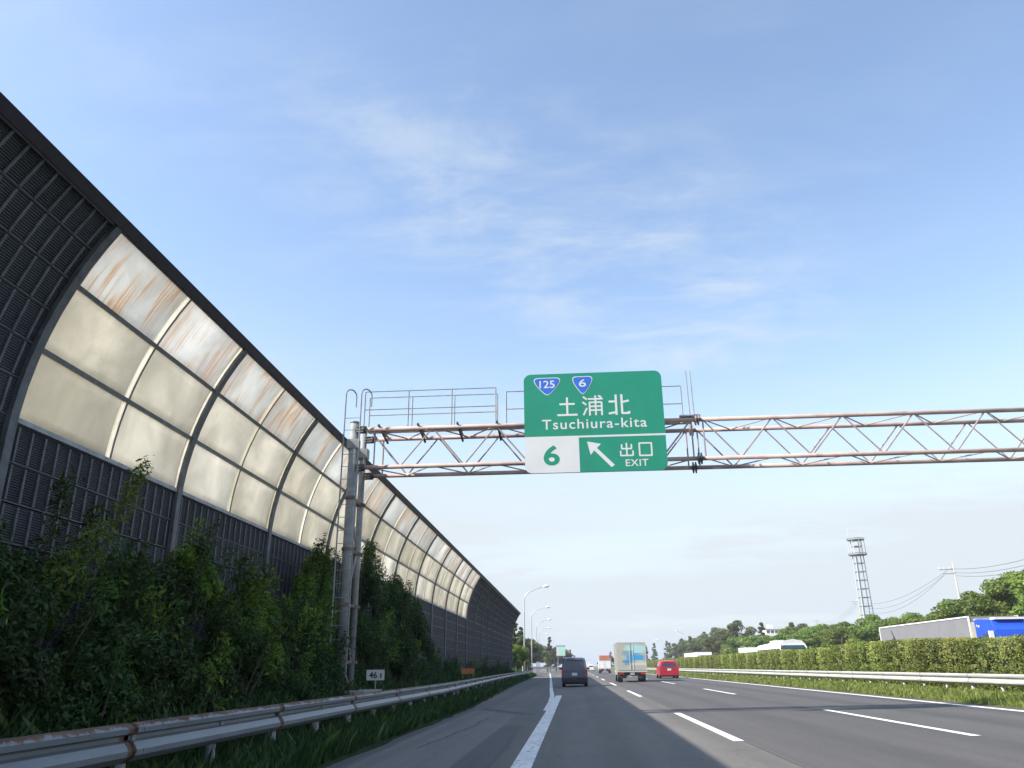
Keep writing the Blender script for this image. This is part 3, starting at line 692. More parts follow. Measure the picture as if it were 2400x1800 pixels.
text_fit('roman_name', 'Tsuchiura-kita', -0.62, 2.07, 6.96, 7.225, -0.0032, 'sign_white', sg, 0.008, 1.12)
text_fit('roman_exit', 'EXIT', 1.47, 2.04, 5.94, 6.115, -0.0032, 'sign_white', sg, 0.01, 1.08)
text_fit('exit_number', '6', -0.60, -0.19, 6.01, 6.54, -0.0055, 'sign_green', sg, 0.025)
ar = [(0.52, 6.615), (0.60, 6.255), (0.695, 6.375), (1.115, 5.925), (1.195, 5.985), (0.765, 6.435), (0.875, 6.54)]
flat('arrow', ar, -0.0025, 'sign_white')
# ------------------------------------------------------------------ kilometre post and orange board
km = thing('kilometre_sign', 'small white kilometre sign reading 46.1 on a thin post behind the guardrail', 'road sign', (-5.02, 20.95, 0.3))
MB().box((0, 0, 0.745), (0.46, 0.012, 0.25)).build('plate', 'sign_white', km)
MB().tube([(0, 0.03, -0.1), (0, 0.03, 0.85)], 0.017, 8).build('post', 'galv', km)
text_fit('number', '46', -0.155, 0.045, 0.665, 0.825, -0.012, 'black_ink', km, 0.02)
text_fit('number', '.', 0.075, 0.095, 0.675, 0.695, -0.012, 'black_ink', km)
text_fit('number', '1', 0.125, 0.160, 0.675, 0.785, -0.012, 'black_ink', km, 0.01)
ob_ = thing('warning_board', 'small orange board standing behind the guardrail before the dark wall', 'road sign', (-5.35, 42, 0.35))
MB().box((0, 0, 0.68), (0.66, 0.02, 0.27)).build('plate', 'orange_paint', ob_)
for i in range(3):
    cx = -0.20+0.2*i
    MB().extrude([(cx+0.07*math.cos(2*math.pi*t/12), 0.68+0.07*math.sin(2*math.pi*t/12)) for t in range(12)], lambda a, b: (a, -0.016, b), lambda a, b: (a, -0.009, b)).build('roundel', 'pink_board', ob_)
for x in (-0.25, 0.25): MB().tube([(x, 0.03, -0.2), (x, 0.03, 0.7)], 0.018, 6).build('post', 'galv', ob_)
for i, (x, y) in enumerate([(-6.15, 88), (-6.4, 104), (-6.7, 120)]):
    d = thing('delineator_post', 'slim white delineator post behind the guardrail, %s along the far barrier end' % ORD[i], 'post', (x, y, 0.1), group='delineator posts')
    MB().tube([(0, 0, 0), (0, 0, 1.15)], 0.045, 8).build('stake', 'white_paint', d); MB().tube([(0, 0, 1.15), (0, 0, 1.28)], 0.06, 8).build('reflector', 'lens_amber', d)
# ------------------------------------------------------------------ far roadside sign
fs_ = thing('roadside_sign', 'distant pale mint and white sign on posts beside the exit lane', 'road sign', (-3.1, 200, 0))
MB().box((0, 0, 4.68), (2.1, 0.05, 2.1)).build('panel', 'mint', fs_); MB().box((-0.62, -0.035, 4.6), (0.72, 0.012, 1.9)).build('number_panel', 'sign_white', fs_)
MB().box((0, 0, 5.86), (2.3, 0.06, 0.22)).build('header', 'sign_green', fs_)
for x in (-0.7, 0.7): MB().tube([(x, 0.08, -0.3), (x, 0.08, 5.8)], 0.07, 8).build('post', 'galv', fs_)
# ------------------------------------------------------------------ street lamps
def lamp(x, y, h, reach, label, group, base=0.0, flip=1):
    t = thing('street_lamp', label, 'street lamp', (x, y, base), 0, group)
    pts = [(0, 0, 0), (0, 0, h*0.45), (0, 0, h-1.9)] + [(flip*reach*(1-math.cos(a)), 0, h-1.9+1.75*math.sin(a)) for a in (0.35, 0.7, 1.0, 1.3)] + [(flip*reach*0.93, 0, h+0.02)]
    MB().tube(pts, [0.12, 0.10, 0.085, 0.075, 0.07, 0.06, 0.055, 0.05], 10).build('pole', 'lamp_grey', t, smooth=True)
    mb = MB(); mb.tube([(flip*reach*0.90, 0, h+0.03), (flip*reach*1.0, 0, h+0.05), (flip*reach*1.12, 0, h+0.02), (flip*reach*1.20, 0, h-0.03)], [0.07, 0.20, 0.19, 0.08], 12); mb.build('lamp_head', 'lamp_white', t, smooth=True)
    MB().box((0, 0, 0.06), (0.4, 0.4, 0.12)).build('base_plate', 'galv', t)
for i, (x, y) in enumerate([(-6.85, 116), (-7.95, 158), (-8.9, 200), (-10.2, 245), (-12.5, 292)]):
    lamp(x, y, 12.0, 3.05, 'tall curved-arm street lamp, %s beyond the noise barrier end' % ORD[i], 'lamps along the exit lane')
for i, (x, y) in enumerate([(37.5, 282), (40, 375)]):
    lamp(x, y, 12.0, 2.6, 'faint distant street lamp over the trees, %s of the pair across the road' % ('nearer' if i == 0 else 'farther'), 'lamps across the road', 0, -1)
# ------------------------------------------------------------------ vehicles
def wheel(par, x, y, r, wd):
    o = MB().tube([(-wd/2, 0, 0), (wd/2, 0, 0)], r, 18).build('wheel', 'tyre', par, (x, y, r))
    MB().tube([(-wd/2-0.008, 0, 0), (wd/2+0.008, 0, 0)], r*0.62, 14).build('rim', 'rim', o)
    return o
def car(name, label, loc, W, L, H, belt, rake, st, paint, low=0.24, plate='plate'):
    t = thing(name, label, 'car', loc)
    w_ = W/2
    def sec(y, ztop, zb, wf, rk):
        hw = w_*wf
        if ztop > belt+0.2:
            p = [(.86*hw, zb), (hw, zb+.12), (hw, belt-.15), (.985*hw, belt), (.86*hw, ztop-.14), (.80*hw, ztop-.04), (.58*hw, ztop)]
        else:
            p = [(.86*hw, zb), (hw, zb+.12), (hw, zb+.6*(ztop-zb)), (.97*hw, ztop-.06), (.9*hw, ztop-.03), (.8*hw, ztop-.01), (.58*hw, ztop)]
        return [(x, y+rk*max(0, z-belt), z) for x, z in p]
    vs = []; n = 7
    for y, zt, zb, wf, rk in st:
        s_ = sec(y, zt, zb, wf, rk); vs += s_ + [(-x, yy, z) for x, yy, z in s_[::-1]]
    fs = []; m2 = 14
    for j in range(len(st)-1):
        for i in range(m2):
            k = (i+1) % m2; fs.append((j*m2+i, (j+1)*m2+i, (j+1)*m2+k, j*m2+k))
    for e in (0, len(st)-1):
        b = e*m2
        for i in range(6):
            q = (b+i, b+i+1, b+13-i-1, b+13-i); fs.append(q if e == 0 else q[::-1])
    MB().add(vs, fs).build('body', paint, t, smooth=False)
    def rear(pts, off):
        return [(x, st[0][0]+rake*max(0, z-belt)-off, z) for x, z in pts]
    def slab(nm, pts, off, mat, th=0.02, par=t):
        a = rear(pts, off); b = [(x, y+th, z) for x, y, z in a]; k = len(pts)
        return MB().add(a+b, [tuple(range(k))] + [(i, k+i, k+(i+1) % k, (i+1) % k) for i in range(k)]).build(nm, mat, par)
    zt = st[0][1]
    slab('rear_window', [(-.78*w_, belt+.03), (.78*w_, belt+.03), (.70*w_, zt-.15), (-.70*w_, zt-.15)], 0.012, 'glass_dark')
    slab('tailgate_panel', [(-.80*w_, low+.30), (.80*w_, low+.30), (.80*w_, belt-.02), (-.80*w_, belt-.02)], 0.010, paint)
    slab('number_plate', [(-.165, low+.42), (.165, low+.42), (.165, low+.585), (-.165, low+.585)], 0.026, plate)
    for s in (-1, 1):
        a, b = sorted((s*.995*w_, s*.80*w_))
        slab('tail_light', [(a, belt-.30), (b, belt-.30), (b, belt+.06), (a, belt+.06)], 0.018, 'lens_red', 0.06)
    MB().box((0, st[0][0]+0.02, low+.16), (W*0.98, 0.16, 0.26)).build('bumper', 'black_plastic' if paint == 'van_paint' else paint, t)
    MB().box((0, L/2, low-.02), (W*0.8, L*0.9, 0.14)).build('underbody', 'black_plastic', t)
    # side glass
    for s in (-1, 1):
        for (ya, yb, zt2) in ((0.35, 0.36*L, zt-.17), (0.38*L, 0.60*L, zt-.17)):
            pts = [(s*(0.985*w_+.004), ya+rake*.05, belt+.03), (s*(0.985*w_+.004), yb, belt+.03), (s*(.868*w_+.006), yb-.02, zt2), (s*(.868*w_+.006), ya+rake*(zt2-belt), zt2)]
            q = [(x+s*.008, y, z) for x, y, z in pts]
            MB().add(pts+q, [(0, 1, 2, 3), (4, 7, 6, 5), (0, 4, 5, 1), (1, 5, 6, 2), (2, 6, 7, 3), (3, 7, 4, 0)]).build('side_window', 'glass_dark', t)
        MB().box((s*(w_+.09), L*0.62, belt+.08), (0.18, 0.10, 0.13)).build('wing_mirror', paint, t)
        for y in (0.17*L, 0.80*L): wheel(t, s*(w_-.11), y, 0.30, 0.19)
    MB().box((0, st[0][0]+rake*(zt-belt)-0.04, zt-.06), (W*.6, 0.12, 0.04)).build('spoiler', paint, t)
    return t
def zroad(x): return SL*x
car('minivan', 'dark blue minivan driving ahead in the shaded lane', (0.0, 52.6, 0.005), 1.62, 4.1, 1.74, 0.98, 0.14,
    [(0.0, 1.66, 0.28, 0.94, 0.14), (0.14, 1.72, 0.24, 1.0, 0.14), (0.9, 1.74, 0.22, 1.0, 0), (2.3, 1.72, 0.22, 1.0, 0), (2.9, 1.36, 0.22, 1.0, 0), (3.3, 1.02, 0.22, 0.99, 0), (3.85, 0.90, 0.24, 0.95, 0), (4.1, 0.70, 0.30, 0.82, 0)], 'van_paint')
car('hatchback_car', 'red hatchback car in the sunlit lane beside the median', (8.3, 74.5, zroad(8.3)), 1.70, 3.95, 1.50, 0.95, 0.55,
    [(0.0, 1.40, 0.30, 0.92, 0.55), (0.12, 1.46, 0.24, 0.99, 0.50), (0.9, 1.50, 0.20, 1.0, 0.1), (1.9, 1.47, 0.20, 1.0, 0), (2.55, 1.20, 0.20, 1.0, 0), (2.95, 0.96, 0.20, 0.99, 0), (3.6, 0.86, 0.22, 0.95, 0), (3.95, 0.62, 0.30, 0.8, 0)], 'red_paint')
def box_truck(name, label, loc, W, L, H, boxmat, doormat, cabmat, low=0.85, heading=1, cab_h=2.0, frame='grey_paint'):
    t = thing(name, label, 'truck', loc, 0 if heading > 0 else math.pi)
    MB().box((0, L/2, (low+H)/2), (W, L, H-low)).build('cargo_box', boxmat, t)
    for s in (-1, 1):
        d = MB().box((s*W*0.245, -0.012, (low+H)/2), (W*0.47, 0.03, H-low-0.12)); 
        o = d.build('rear_door', doormat, t)
        MB().tube([(s*0.12, -0.045, low+0.1), (s*0.12, -0.040, H-0.12)], 0.012, 6).build('lock_rod', 'white_paint', o)
        MB().box((s*(W/2-0.02), 0.0, (low+H)/2), (0.06, 0.06, H-low+0.03)).build('corner_post', frame, t)
        MB().box((s*W*0.36, -0.02, low-0.16), (0.32, 0.06, 0.12)).build('tail_light', 'lens_red', t)
        for y in (0.26*L,): wheel(t, s*(W/2-0.22), y, 0.36, 0.36)
        wheel(t, s*(W/2-0.18), L+0.75, 0.36, 0.22)
        MB().box((s*W*0.28, 0.1, 0.48), (0.36, 0.02, 0.4)).build('mud_flap', 'black_plastic', t)
    MB().box((0, 0.0, H-0.02), (W+0.02, 0.07, 0.07)).build('top_frame', frame, t); MB().box((0, -0.01, low-0.03), (W+0.02, 0.07, 0.09)).build('sill', frame, t)
    MB().box((0, L/2+.2, low-0.2), (0.8, L, 0.24)).build('chassis', 'black_plastic', t)
    MB().box((0, 0.12, 0.52), (W*0.86, 0.08, 0.14)).build('bumper', 'black_plastic', t); MB().box((0, 0.02, low-0.16), (0.34, 0.02, 0.17)).build('number_plate', 'plate', t)
    cabp = [(L+0.12, 0.5), (L+1.65, 0.5), (L+1.72, 1.15), (L+1.45, cab_h), (L+0.12, cab_h)]
    c = MB().extrude(cabp, lambda a, b: (-W*0.46, a, b), lambda a, b: (W*0.46, a, b)).build('cab', cabmat, t)
    q = [(L+1.715, 1.22), (L+1.735, 1.22), (L+1.50, cab_h-.06), (L+1.48, cab_h-.06)]
    MB().extrude(q, lambda a, b: (-W*0.42, a, b), lambda a, b: (W*0.42, a, b)).build('windscreen', 'glass_dark', c)
    for s in (-1, 1):
        MB().box((s*(W*0.46+0.13), L+1.5, 1.6), (0.18, 0.08, 0.36)).build('wing_mirror', 'black_plastic', t)
        MB().box((s*(W*0.46+0.006), L+0.95, 1.55), (0.014, 0.8, 0.5)).build('side_window', 'glass_dark', c)
    return t
box_truck('delivery_truck', 'cream box truck with a blue picture on its rear doors, middle lane', (4.25, 62.4, zroad(4.2)), 2.14, 4.4, 2.78, 'beige_panel', 'advert', 'white_paint', 0.78)
mt = box_truck('works_truck', 'small far works truck with an orange striped board above its white rear', (5.1, 141, zroad(5.1)), 2.0, 3.6, 2.0, 'white_paint', 'white_paint', 'white_paint', 0.75, 1, 1.95)
bd = MB().box((0, 0.1, 2.42), (1.75, 0.10, 0.80)).build('arrow_board', 'pink_board', mt)
for i in range(3): MB().box((0, 0.035, 2.17+0.25*i), (1.65, 0.02, 0.10)).build('board_stripe', 'orange_paint', bd)
box_truck('delivery_truck', 'tiny far white truck at the vanishing point of the road', (5.2, 330, 0.1), 2.2, 6, 3.0, 'white_paint', 'white_paint', 'white_paint')
car('hatchback_car', 'tiny far white car beside the works truck near the horizon', (4.2, 215, 0.06), 1.7, 3.95, 1.5, 0.95, 0.4,
    [(0.0, 1.40, 0.30, 0.92, 0.4), (0.12, 1.46, 0.24, 0.99, 0.4), (0.9, 1.50, 0.20, 1.0, 0.1), (1.9, 1.47, 0.20, 1.0, 0), (2.55, 1.20, 0.20, 1.0, 0), (2.95, 0.96, 0.20, 0.99, 0), (3.6, 0.86, 0.22, 0.95, 0), (3.95, 0.62, 0.30, 0.8, 0)], 'white_paint')
# oncoming lorry: silver semi-trailer box with a blue cab (front towards -y)
lz = 0.15
lo = thing('lorry', 'silver box lorry with a blue cab passing behind the hedge', 'truck', (21.75, 43.2, lz))
TW = 2.46; TY0, TY1, TH = 1.2, 13.9, 3.30
MB().box((0, (TY0+TY1)/2, (1.1+TH)/2), (TW, TY1-TY0, TH-1.1)).build('cargo_box', 'silver_box', lo)
for s in (-1, 1):
    MB().box((s*TW/2, (TY0+TY1)/2, TH-0.01), (0.07, TY1-TY0+0.06, 0.07)).build('top_rail', 'white_paint', lo)
    for y in (TY0, TY1): MB().box((s*TW/2, y, (1.1+TH)/2), (0.07, 0.07, TH-1.1)).build('corner_post', 'white_paint', lo)
    MB().box((s*TW/2, (TY0+TY1)/2, 1.05), (0.06, TY1-TY0, 0.12)).build('side_rail', 'grey_paint', lo)
    for y in (9.6, 10.9, 12.2, 0.1): wheel(lo, s*(TW/2-0.2), y, 0.5, 0.36)
MB().box((0, 6.9, 0.9), (0.9, 12.5, 0.25)).build('chassis', 'black_plastic', lo)
mb = MB()                                              # dark swoosh printed on the box side
for i, (z0, z1, y0, y1) in enumerate([(3.0, 2.45, 11.9, 11.45), (2.45, 2.2, 11.45, 11.15), (2.62, 2.2, 11.72, 11.45)]):
    bar((-TW/2-0.004-0.001*i, y0, z0), (-TW/2-0.004-0.001*i, y1, z1), 0.004, 0.10, 0, mb)
mb.build('printed_mark', 'black_ink', lo)
for i in range(6):
    MB().box((-TW/2-0.002, TY0+1.8+i*1.8, (1.15+TH)/2), (0.004, 0.03, TH-1.25)).build('panel_seam', 'silver_box', lo)
cabp = [(0.75, 0.5), (-1.45, 0.5), (-1.55, 1.4), (-1.30, 2.55), (-0.55, 3.05), (0.45, 3.12), (0.75, 3.05)]
cb_ = MB().extrude(cabp, lambda a, b: (-1.22, a, b), lambda a, b: (1.22, a, b)).build('cab', 'blue_paint', lo)
MB().extrude([(-1.575, 1.45), (-1.555, 1.40), (-1.42, 2.02), (-1.445, 2.02)], lambda a, b: (-1.1, a, b), lambda a, b: (1.1, a, b)).build('windscreen', 'glass_dark', cb_)
MB().box((-0.2, -0.65, 3.10), (1.5, 0.5, 0.10)).build('roof_visor', 'white_paint', cb_)
for s in (-1, 1):
    MB().box((s*1.226, -0.5, 2.1), (0.012, 1.1, 0.6)).build('side_window', 'glass_dark', cb_)
    MB().box((s*1.20, 0.95, 2.0), (0.05, 0.55, 2.0)).build('side_fairing', 'beige_panel', lo)
    MB().box((s*1.40, -1.2, 2.2), (0.2, 0.12, 0.6)).build('wing_mirror', 'white_paint', cb_)
for (a, b, c_, d) in ((0.20, 2.78, 0.55, 2.80), (0.28, 2.72, 0.50, 2.84)):
    bar((-1.224, a, b), (-1.224, c_, d), 0.006, 0.05).build('cab_mark', 'white_paint', cb_)
MB().box((0, 1.0, 3.0), (2.0, 0.4, 0.35)).build('deflector', 'grey_paint', lo)
# oncoming coach
co = thing('coach', 'white high-roof coach with teal windscreen beyond the hedge', 'bus', (20.15, 78, 0.14))
cw = 1.15
rf = [(-cw, 0.35), (cw, 0.35), (cw, 2.5), (cw*0.94, 2.86), (cw*0.72, 3.12), (0, 3.26), (-cw*0.72, 3.12), (-cw*0.94, 2.86), (-cw, 2.5)]
MB().extrude(rf, lambda a, b: (a, 0.25 if b > 2.6 else 0.0, b), lambda a, b: (a, 11.0, b if b < 2.6 else b-0.22)).build('body', 'white_paint', co)
MB().add([(-cw*.93, -0.015, 1.15), (cw*.93, -0.015, 1.15), (cw*.93, -0.015, 2.46), (cw*.85, 0.16, 2.72), (-cw*.85, 0.16, 2.72), (-cw*.93, -0.015, 2.46), (0, 0.2, 1.8)],
         [(0, 1, 2, 5), (5, 2, 3, 4)]).build('windscreen', 'glass_teal', co)
for s in (-1, 1):
    for i in range(8): MB().box((s*(cw+0.004), 1.15+1.2*i, 2.02), (0.014, 1.08, 0.85)).build('side_window', 'glass_teal', co)
    for y in (2.0, 8.3): wheel(co, s*(cw-0.2), y, 0.48, 0.3)
    bar((s*cw, -0.1, 2.7), (s*(cw+0.15), -0.45, 2.3), 0.05, 0.05).build('wing_mirror', 'black_plastic', co)
MB().box((0, 5.5, 3.17), (1.2, 2.2, 0.16)).build('roof_unit', 'white_paint', co)
MB().box((0, -0.03, 0.6), (2.2, 0.1, 0.3)).build('bumper', 'grey_paint', co)
box_truck('delivery_truck', 'white van roof showing behind the coach over the hedge', (20.0, 98, 0.15), 2.0, 4.5, 2.85, 'white_paint', 'white_paint', 'white_paint', 0.8, -1)
box_truck('delivery_truck', 'far oncoming white box truck above the hedge behind the red car', (20.1, 146, 0.15), 2.2, 17.5-2, 2.95, 'white_paint', 'white_paint', 'grey_paint', 0.9, -1, 2.5)
# ------------------------------------------------------------------ foliage
def leaves(name, P, size, mat, rs, up=0.3, aspect=0.5, N_=None, tint=None):
    n = len(P); nn = rs.normal(size=(n, 3))*0.55; nn[:, 2] += up
    if N_ is not None: nn += N_*0.9
    nn /= np.linalg.norm(nn, axis=1)[:, None]          # blades face outwards and up, as leaves do
    a = rs.normal(size=(n, 3)); a[:, 2] += 0.5; s = np.cross(nn, a); s /= np.linalg.norm(s, axis=1)[:, None]
    d = np.cross(s, nn)
    L = size*rs.uniform(0.6, 1.3, n)[:, None]; W_ = L*aspect
    V = np.empty((n, 4, 3)); V[:, 0] = P-d*L*0.5; V[:, 1] = P+s*W_*0.5+nn*L*0.08; V[:, 2] = P+d*L*0.5; V[:, 3] = P-s*W_*0.5+nn*L*0.08
    return quads(name, V, mat, rs.uniform(0, 1, n) if tint is None else tint)
def quads(name, V, mat, tint):
    n = len(V); me = bpy.data.meshes.new(name)
    me.vertices.add(4*n); me.vertices.foreach_set('co', V.reshape(-1).astype(np.float32))
    me.loops.add(4*n); me.loops.foreach_set('vertex_index', np.arange(4*n, dtype=np.int32))
    me.polygons.add(n); me.polygons.foreach_set('loop_start', np.arange(0, 4*n, 4, dtype=np.int32))
    a = me.attributes.new('tint', 'FLOAT', 'FACE'); a.data.foreach_set('value', np.clip(tint, 0, 1).astype(np.float32))
    me.materials.append(MAT[mat]); me.update(calc_edges=True); return me
def clump_points(rs, centres, radii, n, squash=0.8):
    k = rs.integers(0, len(centres), n); u = rs.normal(size=(n, 3)); u /= np.linalg.norm(u, axis=1)[:, None]
    r = rs.uniform(0.25, 1.0, n)**0.5
    off = u*(radii[k]*r)[:, None]; off[:, 2] *= squash
    return centres[k]+off, u, k
def limb_mesh(rs, h, r0, tips, bends=3):
    mb = MB(); mb.tube([(0, 0, -0.3), (0.02*h, 0, h*0.35), (-0.01*h, 0.02*h, h*0.75)], [r0, r0*0.75, r0*0.35], 8)
    for t in tips:
        z = rs.uniform(0.25, 0.65)*h; b = Vector((0.01*h, 0.01*h, z)); t = Vector(t); m_ = (b+t)/2+Vector((0, 0, 0.04*h))
        mb.tube([b, m_, t], [r0*0.38, r0*0.24, r0*0.08], 5, cap=False)
    return mb
def broad_tree(seed, mat, nleaf=15000, size=0.032):       # unit height 1, crown radius about .42
    rs = np.random.default_rng(seed); nc = 46
    c = rs.normal(size=(nc, 3)); c /= np.linalg.norm(c, axis=1)[:, None]
    c *= (rs.uniform(0.35, 1, nc)**0.5)[:, None]*np.array([0.36, 0.36, 0.34]); c[:, 2] = c[:, 2]+0.58
    c[:, 2] = np.maximum(c[:, 2], 0.24)
    rad = rs.uniform(0.07, 0.15, nc); P, u, k = clump_points(rs, c, rad, nleaf, 0.65)
    ct = rs.uniform(-0.25, 0.25, nc)
    crown = leaves('crown', P, size, mat, rs, 0.1, 0.62, u, rs.uniform(0.15, 0.85, nleaf)+ct[k])
    return limb_mesh(rs, 1.0, 0.028, [tuple(x) for x in c[:12]]).mesh('trunk', 'bark'), crown
def conifer_tree(seed, mat, nleaf=11000, size=0.030):
    rs = np.random.default_rng(seed); nc = 60
    z = rs.uniform(0.12, 0.97, nc); rr = (1-z)*0.22+0.015; a = rs.uniform(0, 6.28, nc); q = rs.uniform(0.35, 1, nc)
    c = np.stack([rr*q*np.cos(a), rr*q*np.sin(a), z-0.05*q*rr/0.2], 1); rad = 0.028+0.055*(1-z)
    P, u, k = clump_points(rs, c, rad, nleaf, 0.6); ct = rs.uniform(-0.25, 0.25, nc)
    crown = leaves('crown', P, size, mat, rs, -0.1, 0.4, u, rs.uniform(0.1, 0.8, nleaf)+ct[k])
    mb = MB(); mb.tube([(0, 0, -0.2), (0, 0, 0.5), (0, 0, 0.95)], [0.02, 0.013, 0.003], 8)
    for i in range(14): mb.tube([(0, 0, float(c[i][2])), tuple(c[i])], [0.006, 0.002], 4, cap=False)
    return mb.mesh('trunk', 'bark'), crown
BT = [broad_tree(11+i, 'leaf_tree') for i in range(3)]; BD = [broad_tree(21+i, 'leaf_dark') for i in range(2)]
CT = [conifer_tree(31+i, 'leaf_dark') for i in range(2)]
def tree(kind, x, y, z, h, wf, label, group, name):
    tr, cr = kind; t = thing(name, label, 'tree', (x, y, z), rnd.uniform(0, 6.28), group)
    for nm, me in (('trunk', tr), ('crown', cr)):
        o = link(nm, me, t); o.scale = (h*wf, h*wf, h)
    return t
# broadleaf row behind the opposite carriageway, from the right edge of the picture towards the distance
row = [(33.5, 57, 7.8, 1.25), (30.8, 61, 6.6, 1.2), (34.5, 65, 8.2, 1.15), (31.5, 68.5, 6.4, 1.25), (33.5, 73, 6.0, 1.3), (31, 78, 5.3, 1.35), (34, 83, 6.2, 1.25), (31.5, 88, 5.6, 1.35), (34, 94, 6.4, 1.3), (31.5, 100, 5.6, 1.4),
       (34.5, 107, 6.4, 1.3), (31.5, 113, 5.4, 1.4), (35, 120, 6.9, 1.25), (31.5, 127, 5.8, 1.4), (35.5, 135, 7.0, 1.25), (31.5, 143, 6.2, 1.35), (30.0, 152, 6.4, 1.35), (42, 62, 9.6, 1.2), (45, 72, 8.6, 1.2), (47, 88, 8.4, 1.3), (50, 104, 8.6, 1.2), (30, 52, 6.0, 1.2), (38, 50, 8.6, 1.2)]
for i, (x, y, h, wf) in enumerate(row):
    lab = ('bright green roadside tree across the road, %s from the right picture edge' % ORD[i]) if i < 17 else 'taller green tree in the second row behind the roadside trees, %s one' % ORD[i-17]
    tree(BT[i % 3], x, y, 0.3 if x < 40 else 1.0, h, wf, lab, 'broadleaf trees across the road', 'broadleaf_tree')
dk = [(32.3, 166, 9.8, 0.85, 0), (30.2, 176, 7.2, 1.0, 1), (36.2, 162, 8.8, 0.9, 2), (33.5, 188, 8.0, 0.9, 1), (36.4, 214, 10.6, 0.9, 0), (35, 225, 9.6, 0.9, 2), (33, 238, 9.0, 0.9, 3), (36.5, 250, 9.6, 1.0, 1), (34.0, 265, 9.2, 0.9, 2), (35.5, 280, 9.6, 0.9, 0), (33.5, 296, 8.8, 1.0, 3), (34.5, 312, 9.8, 0.8, 2), (31.5, 330, 9.6, 0.8, 3), (29.5, 345, 9.2, 0.8, 2), (28, 365, 8.6, 0.9, 3), (27, 390, 9.2, 0.9, 2), (30, 200, 6.8, 1.2, 1), (37.5, 145, 8.0, 0.9, 3), (41, 152, 8.3, 1.0, 0), (44, 140, 7.6, 1.0, 1), (24, 430, 8.6, 1, 3), (21, 480, 9, 1, 2)]
for i, (x, y, h, wf, k) in enumerate(dk):
    kind = (BD+CT)[k]
    nm = 'broadleaf_tree' if k < 2 else 'conifer_tree'
    tree(kind, x, y, 0.2, h, wf*(1.25 if k < 2 else 1.3), 'dark olive %s across the road, %s of the far wood from the round-topped tree' % ('round tree' if k < 2 else 'conifer', ORD[i]), 'dark trees of the far wood', nm)
lf = [(-9.3, 131, 8.7, 0.95, 2), (-10.2, 140, 8.2, 0.9, 3), (-9.6, 152, 8.3, 0.9, 2), (-10.5, 165, 7.4, 1.1, 0), (-9.8, 178, 7.2, 0.9, 3), (-10.2, 192, 7.0, 1.0, 1), (-11.5, 212, 7.0, 1.1, 0), (-6.6, 231, 9.2, 0.9, 2), (-5.2, 243, 7.0, 1.1, 0), (-8.0, 250, 7.4, 1.1, 1), (-3.2, 255, 6.4, 1.0, 1), (-1.2, 264, 6.4, 0.8, 3), (-12.5, 235, 7.5, 1.1, 1), (0.2, 330, 5.4, 1, 2), (-1.5, 400, 6, 1, 3)]
for i, (x, y, h, wf, k) in enumerate(lf):
    kind = (BD+CT)[k]
    tree(kind, x, y, 0.0, h, wf*(1.2 if k < 2 else 1.15), 'dark %s beyond the barrier end by the lamps, %s along the exit lane' % ('round tree' if k < 2 else 'conifer', ORD[i]), 'trees along the exit lane', 'broadleaf_tree' if k < 2 else 'conifer_tree')
for i, (x, y, h) in enumerate([(-8.3, 113, 4.6), (-8.0, 119, 3.6), (-8.6, 126, 3.4), (-9.0, 136, 3.2), (-9.4, 148, 3.0)]):
    tree(BT[i % 3], x, y, 0.0, h, 1.15, 'low light green tree at the barrier end, %s from the barrier' % ORD[i], 'low trees past the barrier', 'broadleaf_tree')
# ---- clipped median hedge
def hedge_mesh(seed, L, n=8000):
    rs = np.random.default_rng(seed); Wd, Ht = 1.45, 1.72
    u = rs.normal(size=(n, 3)); p = np.sign(u)*np.abs(u/np.abs(u).max(1)[:, None])**0.75      # rounded box shell
    r = 1-0.22*rs.uniform(0, 1, n)**2
    lump = 1+0.07*np.sin(p[:, 1]*L*1.9+seed)+0.05*np.sin(p[:, 2]*4.1+p[:, 1]*L*2.7+1.3*seed)
    P = np.stack([p[:, 0]*Wd/2*r*lump, p[:, 1]*L/2*r, Ht/2+0.10+p[:, 2]*Ht/2*r*(1+0.03*np.sin(p[:, 1]*L*2.2+seed))], 1)
    P[:, 2] = np.maximum(P[:, 2], 0.06)
    nn = p/np.linalg.norm(p, axis=1)[:, None]
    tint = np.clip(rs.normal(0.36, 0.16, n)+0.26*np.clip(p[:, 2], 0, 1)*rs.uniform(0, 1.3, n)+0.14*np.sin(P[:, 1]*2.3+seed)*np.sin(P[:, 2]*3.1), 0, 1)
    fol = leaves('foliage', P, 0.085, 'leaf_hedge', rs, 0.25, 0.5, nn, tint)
    mb = MB(); rs2 = random.Random(seed)
    for i in range(int(L*4)):
        y = rs2.uniform(-L/2+.2, L/2-.2); x = rs2.uniform(-.15, .15)
        mb.tube([(x, y, -0.2), (x+rs2.uniform(-.1, .1), y+rs2.uniform(-.1, .1), 0.6), (x+rs2.uniform(-.45, .45), y+rs2.uniform(-.35, .35), 1.45)], [0.03, 0.022, 0.008], 5, cap=False)
    # dense inner twig mass
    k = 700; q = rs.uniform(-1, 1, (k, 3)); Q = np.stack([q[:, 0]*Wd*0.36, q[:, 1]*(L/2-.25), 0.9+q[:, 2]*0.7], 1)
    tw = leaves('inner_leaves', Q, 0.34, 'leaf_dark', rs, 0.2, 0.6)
    return mb.mesh('branches', 'bark'), fol, tw
HM = {L: [hedge_mesh(41+i+int(L*10), L, int(2300*L)) for i in range(2)] for L in (3.0, 4.2)}
y = 14.0; i = 0; seq = []
gaps = {49.5: 0.55, 62: 0.5}
while y < 205:
    L = rnd.choice((3.0, 4.2, 4.2)); seq.append((y+L/2, L)); y += L + (0.32 if rnd.random() < 0.25 and y > 44 else -0.12 if y < 44 else rnd.uniform(-0.05, 0.12))
seq = [(a, b) for a, b in seq if a > 22]
